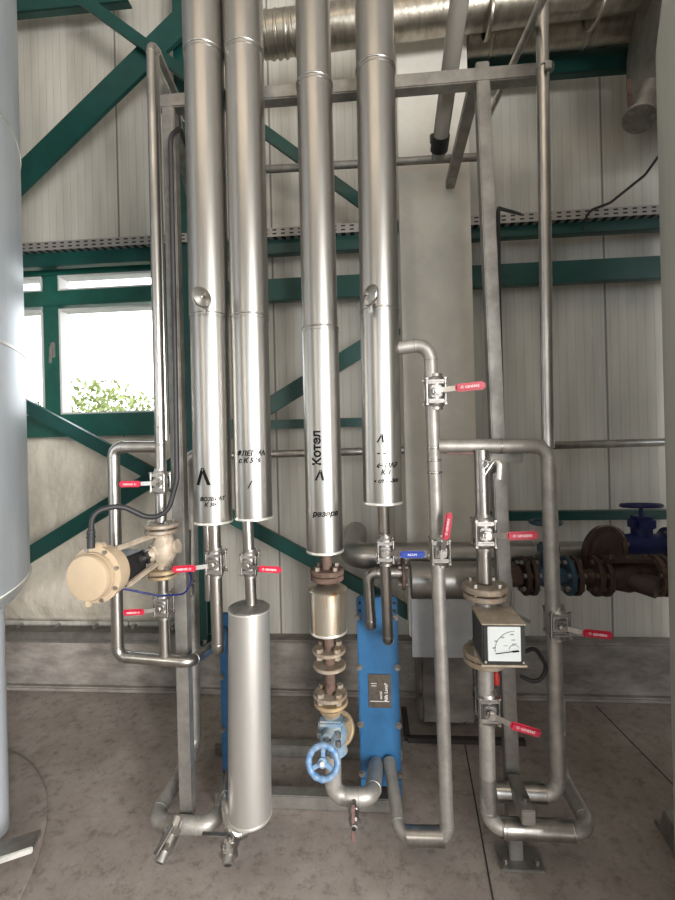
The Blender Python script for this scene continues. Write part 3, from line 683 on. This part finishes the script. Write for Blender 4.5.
# ---- actuator control valve
t = thing('control_valve', 'control valve with big round beige actuator cap at left', 'control valve', P(163,570,1.60))
p1_ = P(161.5,525,1.60); p2_ = P(163,570,1.60)
flange(t, p1_, (0,0,1), R(33,p1_), .015); flange(t, p1_-V((0,0,.021)), (0,0,1), R(32,p1_), .015, nb=0); flange(t, p2_, (0,0,1), R(31,p2_), .015, mt='flange_y'); flange(t, p2_-V((0,0,.02)), (0,0,1), R(28,p2_), .012, nb=0, mt='flange_y')
bc = P(164,549,1.60)
obj('valve_body', MB().lathe([(.025,-.085),(.028,-.05),(.042,-.025),(.046,0),(.042,.025),(.028,.05),(.025,.085)], bc, (0,0,1), 32).cyl(bc, bc+V((.055,0,.012)), .026).box(bc+V((0,0,.055)), (.05,.05,.03), None, .006), M['beige2'], t)
ca = P(88,578,1.36); ax = V((-.10,-1,.0)).normalized(); hc = ca-ax*.045
gbx = P(126,566,1.50)
obj('bonnet', MB().cyl(bc, bc.lerp(gbx, .45), .030, .024).hexa(bc.lerp(gbx,.2), bc.lerp(gbx,.32), .034), M['beige2'], t)
obj('yoke_arm', MB().bar(P(116,549,1.43), P(159,533,1.60), .020, .016, bev=.004), M['beige2'], t)
obj('yoke_arm', MB().bar(P(128,585,1.45), P(160,561,1.60), .020, .016, bev=.004), M['beige2'], t)
obj('gland', MB().cyl(bc.lerp(gbx,.35), gbx, .017).hexa(bc.lerp(gbx,.42), bc.lerp(gbx,.52), .026).hexa(bc.lerp(gbx,.62), bc.lerp(gbx,.7), .024), M['black'], t)
q_ = ax.to_track_quat('Z','Y').to_matrix()
obj('gear_box', MB().box(P(122,568,1.50), (.10,.135,.10), Matrix.Rotation(-.15,3,'Z'), .006), M['black'], t)
obj('actuator_housing', MB().lathe([(.06,-.05),(.084,-.046),(.086,-.03),(.086,.0),(.092,.001),(.092,.012),(.076,.016),(.076,.03)], hc, ax, 56).box(hc+V((0,0,.086)), (.05,.03,.03), None, .004), M['beige'], t)
obj('cap', MB().lathe([(.070,-.025),(.073,-.02),(.0735,.004),(.071,.009),(.066,.011)], ca, ax, 56), M['beige'], t)
obj('cap_tab', MB().box(ca+V((.0,0,-.078)), (.018,.014,.026), None, .003), M['beige'], t)
qq = ax.to_track_quat('Z','Y')
for k in range(8):
    a = 2*PI*k/8+.3; p = hc+qq @ V((math.cos(a)*.084, math.sin(a)*.084, .008)); obj('screw', MB().hexa(p, p+ax*.012, .007), M['steel_dull'], t)
cg = P(91,545,1.38)
obj('cable_gland', MB().cyl(P(91,548,1.38), P(91,530,1.38), .012).ring(P(91,537,1.38),(0,0,1),.012,.002,.004).ring(P(91,533,1.38),(0,0,1),.012,.002,.004), M['rubber'], t)
b = MB().path([P(91,534,1.38), P(92,512,1.40), P(120,505,1.45), P(150,519,1.50), P(168,512,1.55), P(177,480,1.60), P(174,300,1.62), P(170.5,136,1.62), P(180,128,1.7), P(188,150,1.9)], .009, .08, 12)
tag(obj('power_cable', b, M['rubber'], None, loc=P(91,534,1.38)), 'thick black cable arching from the beige actuator up the left post', 'cable')
b = MB().path([P(105,592,1.42), P(125,589,1.45), P(160,596,1.5), P(186,594,1.6), P(192,578,1.65), P(187,566,1.7)], .0035, .05, 8)
tag(obj('signal_cable', b, M['blue_dark'], None, loc=P(105,592,1.42)), 'thin dark blue cable trailing from under the beige actuator', 'cable')
b = MB().path([P(520,214,2.5), P(498,208,1.78), P(499,300,1.74), P(503,440,1.74), P(507,560,1.74), P(509,640,1.74)], .008, .05, 8)
tag(obj('power_cable', b, M['rubber'], None, loc=P(509,640,1.74)), 'black cable running down behind the right rack post', 'cable')
b = MB().path([P(518,655,1.52), P(535,647,1.56), P(548,668,1.60), P(538,684,1.60), P(520,676,1.62)], .007, .05, 10)
tag(obj('gauge_cable', b, M['rubber'], None, loc=P(538,684,1.6)), 'black cable loop beside the square dial gauge', 'cable')
b = MB().path([P(513,590,1.6), P(512,612,1.6), P(530,622,1.6)], .006, .04, 8)
tag(obj('grey_hose', b, M['galv'], None, loc=P(513,612,1.6)), 'thin grey hose curling behind the upper flow meter flange', 'hose')
b = MB().path([P(663,150,2.4), P(645,175,2.45), P(610,203,2.5), P(588,211,2.55), P(583,230,2.6)], .007, .05, 8)
tag(obj('power_cable', b, M['rubber'], None, loc=P(588,211,2.55)), 'black cable drooping onto the tray near the right tank', 'cable')

# ---- rusty flange line under riser 3
t = thing('flanged_pipe', 'rusty flanged line with a stained insulated sleeve under the third insulated pipe', 'pipe', P(331,715,BY))
q0, q1 = P(326,548,BY), P(331,716,BY)
obj('pipe_run', MB().cyl(q0, q1, R(10.5,q0)), M['rust'], t)
f = P(327,571,BY); flange(t, f, (0,0,1), R(33.5,f), .018, mt='rust', bmt='flange'); flange(t, f-V((0,0,.021)), (0,0,1), R(33,f), .018, nb=0, mt='rust')
s0, s1 = P(327.5,589,BY), P(328.5,630,BY); rs = R(37.5,s0)
obj('insulation_sleeve', MB().cyl(s1, s0, rs*.97, rs, seg=48), M['clad_stain'], t)
obj('sleeve_cap', MB().lathe([(rs+.002,-.003),(rs+.003,.002),(rs*.9,.008),(rs*.4,.022)], s0, (0,0,1), 48), M['clad_stain'], t)
obj('end_collar', MB().lathe([(rs*.3,-.004),(rs*.98,-.004),(rs+.0,0),(rs*.98,.004)], s1, (0,0,1), 48), M['bead'], t)
for i, (py, w_, mt_, n_) in enumerate(((650,33,'flange',4),(665,33,'flange',0),(694,34,'flange',4),(701.5,34,'flange_y',0))):
    f = P(329+i*.6,py,BY); flange(t, f, (0,0,1), R(w_,f), .013, nb=n_, mt=mt_, bmt='flange', br=.0125)
obj('neck', MB().lathe([(.026,0),(.040,.022),(.045,.035)], P(331,716,BY), (0,0,1), 24), M['flange_y'], t)
# globe valve below with handwheel
t = thing('globe_valve', 'blue globe valve with round blue handwheel at the bottom of the rusty line', 'globe valve', P(332,760,BY))
vb = P(333,733,BY+.03)
obj('valve_body', MB().ball(vb, .052, (1,1,1.1)).cyl(P(331,712,BY), vb, .032).cyl(vb, vb+V((.02,.0,-.07)), .034).box(P(331,720,BY-.01),(.085,.06,.02),bev=.006), M['blue_dusty'], t)
fa = V((.35,-.75,-.62)).normalized()
flange(t, vb+V((.016,.035,-.005)), V((-.30,-.75,.50)), .062, .020, nb=4, mt='flange_y', bmt='steel_dull', br=.009)
hw = P(323,762,BY-.13); sx = (hw-(vb+V((0,-.03,.02)))).normalized()
y0 = vb+V((-.01,-.04,.03))
obj('bonnet', MB().lathe([(.042,0),(.042,.012),(.022,.022),(.016,.05)], y0-sx*.02, sx, 24), M['blue_dusty'], t)
for s in (-1, 1): obj('yoke_arm', MB().bar(y0+V((s*.026,0,0)), y0.lerp(hw,.72)+V((s*.012,0,0)), .013, .010, bev=.002), M['blue_dusty'], t)
for sx_ in (-1, 1):
    for k in (0, 1): obj('bolt', MB().hexa(y0+V((sx_*.034,-.012,-.012-k*.03)), y0+V((sx_*.034,-.012,.008-k*.03)), .009), M['steel_dull'], t)
obj('stem', MB().cyl(y0, hw-sx*.0+V((0,-.01,0)), .008), M['steel'], t)
wa = V((-.03,-.93,.30)).normalized(); 
hwo = obj('handwheel', MB().torus(hw, wa, .047, .0105, 48, 12, .10, 12), M['blue_wheel'], t)
b = MB(); qh = wa.to_track_quat('Z','Y')
for k in range(3):
    a = PI/2+2*PI*k/3; b.bar(hw, hw+qh @ V((math.cos(a)*.046, math.sin(a)*.046, 0)), .014, .008, wa, bev=.002)
b.cyl(hw-wa*.01, hw+wa*.012, .015); obj('spokes', b, M['blue_wheel'], t); obj('wheel_nut', MB().hexa(hw+wa*.012, hw+wa*.022, .008), M['bead'], t)
run('steel pipe from globe valve curving up into the right blue exchanger', [(333,752,BY+.05),(333,796,BY+.06),(372,797,BY+.06),(376,764,1.86)], 0, r=.030, mt='dusty_steel', bend=.05)
# drains
def drain(label, a, Ya, b_, Yb, handle, hm, s=1.0):
    A, B = P(*a, Ya), P(*b_, Yb); d = (B-A).normalized(); t = thing('drain_valve', label, 'drain valve', B)
    obj('valve_body', MB().cyl(A, A.lerp(B,.35), .014*s).hexa(A.lerp(B,.25), A.lerp(B,.42), .022*s).cyl(A.lerp(B,.4), A.lerp(B,.68), .019*s).hexa(A.lerp(B,.62), A.lerp(B,.78), .021*s), M['steel'], t)
    obj('outlet', MB().lathe([(.009*s,.004),(.014*s,.002),(.0145*s,-.05*s),(.014*s,-.055*s)], B, d, 20), M['steel_dull'], t)
    obj('outlet_bore', MB().cyl(B-d*.02, B+d*.0045, .0088*s, seg=16), M['black'], t)
    m_ = A.lerp(B,.5); obj('stem', MB().cyl(m_, m_+V((0,0,.03*s)), .007), M['steel'], t)
    h0, h1 = P(*handle[0]), P(*handle[1]); obj('lever', MB().bar(h0, h1, .013*s, .006, bev=.002).bar(m_+V((0,0,.026*s)), h0, .012, .006), M[hm], t)
drain('drain valve on the left floor loop, lever lying along its spout', (178,817), 1.60, (160,862), 1.50, ((172,826,1.55),(155,855,1.49)), 'steel', 1.5)
drain('drain valve under the tall vessel, handle turned to the left', (231,834), 1.57, (228,864), 1.50, ((226,835,1.54),(202,834,1.54)), 'steel', 1.5)
run('short bent steel pipe leading to the drain beneath the tall vessel', [(231,770,1.88),(226,800,1.64),(232,836,1.565),(246,830,1.60)], 0, r=.022, bend=.045)
drain('drain valve with faded red handle below the blue handwheel', (354,802), 1.62, (354,828), 1.52, ((353,806,1.54),(353,842,1.51)), 'fadedred', .9)

# ---- blue plate heat exchangers
def exchanger(label, x0, x1, yt, yb, Y, plate=True, depth=.20):
    A = P(x0, (yt+yb)/2, Y); B = P(x1, (yt+yb)/2, Y); zt_ = P((x0+x1)/2, yt, Y).z; zb2 = max(P((x0+x1)/2, yb, Y).z, .045)
    w = B.x-A.x; cx = (A.x+B.x)/2; h = zt_-zb2; cz = (zt_+zb2)/2
    t = thing('heat_exchanger', label, 'heat exchanger', (cx, Y+depth/2, zb2))
    obj('front_plate', MB().box((cx, Y+.012, cz), (w, .024, h), bev=.005), M['blue'], t)
    obj('rear_plate', MB().box((cx, Y+depth, cz-.02), (w*.96, .02, h*.9), bev=.004), M['blue'], t)
    b = MB(); n = 26
    for k in range(n): b.box((cx, Y+.03+(depth*.8)*k/n, cz), (w*.80, .004, h*.86), bev=.001)
    obj('plate_pack', b, M['steel_dull'], t)
    for s in (1, -1): obj('guide_bar', MB().box((cx, Y+depth/2+.01, cz+s*(h/2-.07)), (.03, depth, .018), bev=.003), M['steel_dull'], t)
    for s in (-1, 1):
        for f in (-.485, -.43, -.17, .135, .40, .44):
            if abs(f) == .44 or f == -.485: continue
            c = V((cx+s*(w/2-.006), Y-.002, cz+f*h))
            obj('tie_bolt', MB().cyl(c+V((0,-.012,0)), c+V((0,depth+.02,0)), .006, seg=12).hexa(c+V((0,-.010,0)), c, .0105).cyl(c, c+V((0,-.002,0)), .014, seg=16), M['galv'], t)
    for sx_ in (-1, 1):
        for k in range(3):
            c = V((cx+sx_*w*(.42-.0*k), Y-.001, zt_-.02-k*.032)); obj('hole_plug', MB().cyl(c, c+V((0,-.003,0)), .006, seg=12), M['black'], t)
    for s in (-1, 1): obj('foot', MB().box((cx+s*(w/2-.012), Y+.01, (zb2+.03)/2+.02), (.02, .03, max(zb2,.05)), bev=.002), M['blue'], t)
    if plate:
        pa, pb = P(368,674,Y-.003), P(391.5,708,Y-.003)
        pl = obj('name_plate', MB().box(((pa.x+pb.x)/2, Y-.003, (pa.z+pb.z)/2), (pb.x-pa.x, .003, pa.z-pb.z), bev=.001), M['plate'], t)
        c = V(((pa.x+pb.x)/2, Y-.0055, (pa.z+pb.z)/2)); pw, ph = pb.x-pa.x, pa.z-pb.z
        b = MB()
        for (u, v, ww) in ((-.25,.23,.25),(-.25,.16,.22),(.25,.23,.08),(0,-.30,.85)): b.box(c+V((u*pw,0,v*ph)), (ww*pw,.0006,.0025))
        obj('rating_lines', b, M['white'], pl)
        write_on(pl, 'Alfa Laval', .019, c+V((.28*pw,0,-.05*ph)), rot=PI/2, material=M['white'], name='lettering', shear=.1)
        write_on(pl, 'serial', .015, c+V((.05*pw,0,-.12*ph)), rot=PI/2, material=M['white'], name='lettering', shear=.1)
    return t
exchanger('blue plate heat exchanger with engraved name plate, right of the handwheel', 358.5, 399.5, 598, 787, 1.87)
exchanger('blue plate heat exchanger mostly hidden behind the tall clad vessel', 220.5, 256, 614, 786, 1.87, plate=False, depth=.12)
t, w, r = run('steel pipe from blue lever valve into the top of right exchanger', [(383,500,BY),(388,640,BY+.12),(388,634,1.88)], 11.5, bend=.03)
t, w, r = run('short elbowed steel pipe from rear flange down into the right exchanger', [(402,573,1.78),(368,573,1.78),(371,626,1.78),(371,622,1.88)], 0, r=.021, bend=.03)
flange(t, P(403,574,1.80), (1,0,0), .062, .014, mt='rust')
# skid
t = thing('base_skid', 'low grey square-tube skid on the floor beneath the blue exchangers', 'frame', P(330,800,1.9))
for (x0, x1, py, Y) in ((215,402,790,1.86),(215,402,741,2.16)):
    a, c = P(x0,py,Y), P(x1,py,Y); obj('rail', MB().box(((a.x+c.x)/2, Y+.02, .030), (c.x-a.x, .055, .056), bev=.004), M['galv'], t)
for px in (222, 394):
    a = P(px,790,1.86); obj('rail', MB().box((a.x, 2.01, .030), (.05, .28, .05), bev=.004), M['galv'], t)

# ---- rear big lines
def hline(label, x0, x1, py0, py1, Y, wpx, mt='clad', name='insulated_pipe', back=None):
    a, c = P(x0,py0,Y), P(x1,py1,Y); c.z = a.z; t = thing(name, label, 'insulated pipe', (a+c)/2); r = R(wpx, a)
    pts = [a, c] if not back else [V((a.x, 2.85, a.z)), a, c]
    obj('insulation_jacket', MB().path(pts, r, .09, 32), M[mt], t)
    for k in range(int((c.x-a.x)/.25)+1):
        obj('joint_bead', MB().ring((a.x+.12+k*.25 if a.x+.12+k*.25 < c.x else c.x-.01, a.y, a.z), (1,0,0), r, .003, .006, 32), M[mt], t)
    return t, a, c, r
tU, aU, cU, rU = hline('upper insulated horizontal pipe near the wall, bent back at left end', 352, 590, 556, 0, 2.24, 26, back=True)
tL, aL, cL, rL = hline('lower thicker insulated horizontal pipe in front of the pillar', 411, 493, 580, 0, 2.05, 36)
def hflange(t, px, z, Y, r, mt, th=.02, bmt='steel_dull', nb=6):
    c = V((P(px,570,Y).x, Y, z)); flange(t, c, (1,0,0), r, th, nb=nb, mt=mt, bmt=bmt, br=.012); return c
zl = aL.z; yl = 2.05
t = thing('gate_valve', 'blue flanged valve behind the far right vertical pipe', 'valve', (P(547,570,yl).x, yl, zl-.09))
hflange(t, 524, zl+.02, yl, .085, 'brown'); hflange(t, 531, zl+.02, yl, .085, 'brown', bmt='steel_dull'); hflange(t, 567, zl+.02, yl, .085, 'slate'); hflange(t, 574, zl+.02, yl, .085, 'brown')
vc = V((P(549,570,yl).x, yl, zl+.02))
obj('valve_body', MB().lathe([(.04,-.10),(.035,-.06),(.06,0),(.035,.06),(.04,.10)], vc, (1,0,0), 24).cyl(vc, vc+V((0,0,.13)), .035).box(vc+V((0,0,.12)), (.08,.07,.05), bev=.01), M['slate'], t)
obj('stem', MB().cyl(vc+V((0,0,.12)), vc+V((-.01,0,.24)), .008), M['steel_dull'], t)
obj('handwheel', MB().torus(vc+V((-.01,0,.235)), (0,.0,1), .062, .008).bar(vc+V((-.07,0,.235)), vc+V((.05,0,.235)), .012, .006), M['slate'], t)
obj('inlet_pipe', MB().cyl(V((cL.x-.02, yl, zl+.01)), V((P(520,570,yl).x, yl, zl+.02)), .045), M['rust'], t)
t = thing('strainer', 'brown flanged strainer on the rear line left of the right tank', 'valve', (P(625,572,yl).x, yl, zl-.09))
sc = V((P(626,572,yl).x, yl, zl+.02))
hflange(t, 594, zl+.02, yl, .088, 'brown', bmt='rust'); hflange(t, 603, zl+.02, yl, .088, 'brown', bmt='rust'); hflange(t, 655, zl+.02, yl, .088, 'rust'); hflange(t, 663, zl+.02, yl, .088, 'rust')
obj('valve_body', MB().lathe([(.055,-.11),(.06,-.06),(.072,0),(.06,.05),(.05,.12)], sc, (1,0,0), 24).cyl(sc+V((-.03,0,.0)), sc+V((.07,-.10,-.02)), .045).box(sc+V((-.01,-.02,.078)), (.19,.09,.016), bev=.004), M['brown'], t)
obj('connecting_pipe', MB().cyl(V((P(574,570,yl).x, yl, zl+.02)), V((P(594,570,yl).x, yl, zl+.02)), .028), M['rust'], t)
obj('outlet_pipe', MB().cyl(V((P(660,570,yl).x, yl, zl+.02)), V((P(730,570,yl).x, yl, zl+.02)), .05), M['rust'], t)
for k in range(3): obj('cover_bolt', MB().hexa(sc+V((-.08+k*.07,-.04,.085)), sc+V((-.08+k*.07,-.04,.10)), .01), M['rust'], t)
yu, zu = 2.24, aU.z
t = thing('blind_flange', 'large round brown flange behind the strainer', 'flange', V((P(602,552,yu).x, yu, zu-.1)))
c = P(604,553,2.14); flange(t, c, V((.45,-1,0)), .125, .03, nb=0, mt='brown'); obj('rim', MB().torus(c+V((.012,.0,0)), V((.45,-1,0)), .124, .006), M['flange'], t)
obj('flange_face', MB().lathe([(.12,0),(.09,.02),(.0005,.03)], c, V((.45,-1,0)), 32), M['brown'], t)
t = thing('gate_valve', 'dark blue gate valve with handwheel on top beside the right tank', 'valve', V((P(640,545,yu).x, yu, zu-.07)))
c = V((P(642,545,yu).x, yu, zu+.05))
obj('valve_body', MB().lathe([(.05,-.12),(.05,-.06),(.062,0),(.05,.06),(.05,.12)], c, (1,0,0), 24).cyl(c, c+V((0,0,.10)), .045).box(c+V((0,0,.10)), (.10,.09,.07), bev=.016), M['blue_dark'], t)
obj('stem', MB().cyl(c+V((0,0,.1)), c+V((0,0,.19)), .009), M['blue_dark'], t); obj('handwheel', MB().torus(c+V((0,0,.185)), (0,.1,1), .08, .010).bar(c+V((-.08,0,.185)), c+V((.08,0,.185)), .014, .008), M['blue_dark'], t)
for px in (617, 668): flange(t, V((P(px,545,yu).x, yu, zu+.05)), (1,0,0), .08, .02, nb=6, mt='rust' if px < 640 else 'blue_dark', br=.010)

# ---- foil duct near ceiling
t = thing('foil_duct', 'large crinkled foil-wrapped duct crossing near the ceiling', 'duct', P(300,60,2.35))
a, c = P(266,36,2.25), P(700,-22,2.25)
obj('duct_wrap', MB().path([V((a.x-.9,2.25,a.z+.0)) if False else V((P(262,36,2.25).x, 2.25, a.z)), V((c.x,2.25,c.z))], R(38,a), seg=40), M['duct'], t)
for k in range(9):
    x = a.x+.02+k*.042 if k < 6 else a.x+.6+(k-6)*.5; obj('wrap_band', MB().ring((x,2.25,a.z), (1,.1*((k%3)-1),0), R(38,a), .006, .010, 40), M['duct'], t)
t = thing('foil_duct', 'second foil-wrapped duct under the first, right of the pillar', 'duct', P(540,50,2.5))
a2, c2 = P(474,37,2.5), P(720,14,2.5)
obj('duct_wrap', MB().path([V((xb+.02,2.5,a2.z)), V((2.4,2.5,a2.z))], R(34,a2), seg=40), M['duct'], t)
for k in range(5): obj('wrap_band', MB().ring((xb+.15+k*.25,2.5,a2.z), (1,0,0), R(34,a2), .005, .012, 40), M['duct'], t)

# ---- tanks
TC = V((-2.17, 1.21, 0)); TR = .925
t = thing('storage_tank', 'large grey cylindrical tank at the left edge standing on a round base', 'tank', TC)
ztb = 1.02
obj('shell', MB().lathe([(TR,ztb),(TR,3.9)], TC, (0,0,1), 128), M['tank'], t)
obj('dished_bottom', MB().lathe([(TR,ztb),(TR*.97,ztb-.05),(TR*.85,ztb-.12),(TR*.6,ztb-.2),(TR*.3,ztb-.24),(.01,ztb-.25)], TC, (0,0,1), 96), M['tank'], t)
obj('rim_band', MB().ring(TC+V((0,0,ztb+.005)), (0,0,1), TR, .006, .010, 128), M['bead'], t)
for z in (1.91, 2.74): obj('weld_seam', MB().ring(TC+V((0,0,z)), (0,0,1), TR, .003, .008, 128), M['bead'], t)
lgp = PZ(-14, 842, 0.02)
obj('leg', MB().cyl(V((lgp.x-.0,lgp.y,.05)), V((lgp.x,lgp.y,ztb-.03)), .075), M['tank'], t)
obj('leg', MB().cyl(V((TC.x-.3,TC.y+.6,.05)), V((TC.x-.3,TC.y+.6,ztb-.1)), .075), M['tank'], t)
b = MB(); g0 = PZ(2, 872, .05); b.box(V((g0.x-.03,g0.y+.03,.09)), (.22,.16,.02), Matrix.Rotation(.5,3,'Z') @ Matrix.Rotation(-.35,3,'X'), .003); b.box(V((g0.x-.09,g0.y-.02,.06)), (.05,.2,.09), Matrix.Rotation(.5,3,'Z'), .003)
obj('foot_bracket', b, M['galv'], t)
b = MB().lathe([(TR+.03,0),(TR+.04,.003),(TR+.04,.018),(TR+.035,.02),(.01,.02)], TC, (0,0,1), 128)
tag(obj('tank_base', b, M['floor'], None, loc=TC), 'low round concrete base with steel rim under the left tank', 'base')
dR = V((math.sin(math.radians(31.6)), math.cos(math.radians(31.6)), 0)); nR = V((dR.y, -dR.x, 0)); RC = dR*1.62+nR*.80
t = thing('storage_tank', 'large pale cylindrical tank cut off by the right edge', 'tank', RC)
obj('shell', MB().lathe([(.80,.32),(.80,2.62)], RC, (0,0,1), 128), M['tankr'], t)
obj('domed_top', MB().lathe([(.80,2.62),(.785,2.74),(.72,2.88),(.5,3.02),(.01,3.08)], RC, (0,0,1), 96), M['tankr'], t)
obj('dished_bottom', MB().lathe([(.80,.32),(.76,.25),(.6,.20),(.01,.17)], RC, (0,0,1), 96), M['tankr'], t)
lg = PZ(700, 850, 0.02)
obj('leg', MB().cyl(V((lg.x+.04,lg.y,.02)), V((lg.x+.04,lg.y,.4)), .06), M['tankr'], t)
obj('foot_bracket', MB().box(V((lg.x-.07,lg.y-.02,.05)), (.05,.18,.10), Matrix.Rotation(.3,3,'X'), .004).box(V((lg.x+.02,lg.y,.012)), (.2,.26,.02)), M['galv'], t)
dc = P(676, 8, 2.15); dr2 = .40
t = thing('horizontal_drum', 'round grey drum end with rim high behind the right tank', 'drum', dc-V((0,0,dr2)))
obj('shell', MB().lathe([(.01,-.06),(dr2*.6,-.045),(dr2*.95,-.01),(dr2,.02),(dr2,1.2)], dc, V((1,.0,0)), 80), M['galv'], t)
obj('rim', MB().torus(dc+V((.02,0,0)), (1,0,0), dr2, .014, 80), M['bead'], t)
n0 = P(646,100,2.12); n1 = P(640,118,2.08)
obj('nozzle', MB().cyl(P(650,88,2.14), n1, .045), M['galv'], t)
flange(t, n1, (n1-P(650,88,2.14)), .068, .02, mt='galv', nb=6)
obj('bracket', MB().bar(P(629,80,2.15), P(631,118,2.12), .02, .01), M['rust'], t)

# ================================================================== LIGHT
def area(name, loc, target, sx, sy, power, col):
    l = bpy.data.lights.new(name, 'AREA'); l.shape = 'RECTANGLE'; l.size = sx; l.size_y = sy; l.energy = power; l.color = col
    o = bpy.data.objects.new(name, l); COL.objects.link(o); o.location = loc
    o.rotation_euler = (V(target)-V(loc)).to_track_quat('-Z', 'Y').to_euler(); return o
for x_, e_ in ((2.3, 118), (3.7, 190)):
    area('rear_window_light', (x_, -3.2, 1.7), (-1.2, 2.2, .3), .75, 2.8, e_, (1.0, .98, .95)).data.spread = math.radians(120)
area('rear_window_light', (-.1, -4.6, 1.9), (-.2, 2, 1.0), .6, 2.6, 44, (.80, .90, 1.0))
area('rear_window_light', (-2.6, -3.6, 2.4), (-.4, 2, 1.5), .7, 2.4, 42, (1.0, .93, .82))
area('rear_window_light', (4.4, -1.2, 2.4), (-1, 2, 1.2), 1.2, 2.0, 42, (.78, .88, 1.0))
area('ceiling_light', (-.5, -.9, 4.7), (-.3, 1.6, 0), 2.6, 1.6, 30, (1.0, .82, .62))
grp = {'ball_valve': 'lever ball valves on the pipes', 'insulated_pipe': 'insulated pipes', 'steel_pipe': 'bare steel pipes of the rack', 'heat_exchanger': 'blue plate heat exchangers',
 'storage_tank': 'storage tanks at the picture edges', 'steel_girt': 'green steel beams on the wall', 'diagonal_brace': 'green diagonal braces', 'drain_valve': 'drain valves near the floor',
 'clamp_knob': 'knobs on the insulated pipes', 'cable_tray': 'perforated cable trays', 'foil_duct': 'foil ducts near the ceiling', 'power_cable': 'black cables', 'gate_valve': 'flanged valves on the rear line'}
for o in list(scene.objects):
    if not o.parent and 'category' in o:
        k = o.name.split('.')[0]
        if k in grp: o['group'] = grp[k]
w = bpy.data.worlds.new('sky'); scene.world = w; w.use_nodes = True
nt = w.node_tree; bg = nt.nodes['Background']; bg.inputs[0].default_value = (.93,.97,1,1); bg.inputs[1].default_value = 6
scene.view_settings.view_transform = 'Standard'; scene.view_settings.look = 'None'; scene.view_settings.gamma = 1; scene.view_settings.exposure = 0
scene.view_settings.use_curve_mapping = False
scene.cycles.max_bounces = 8; scene.cycles.use_denoising = True
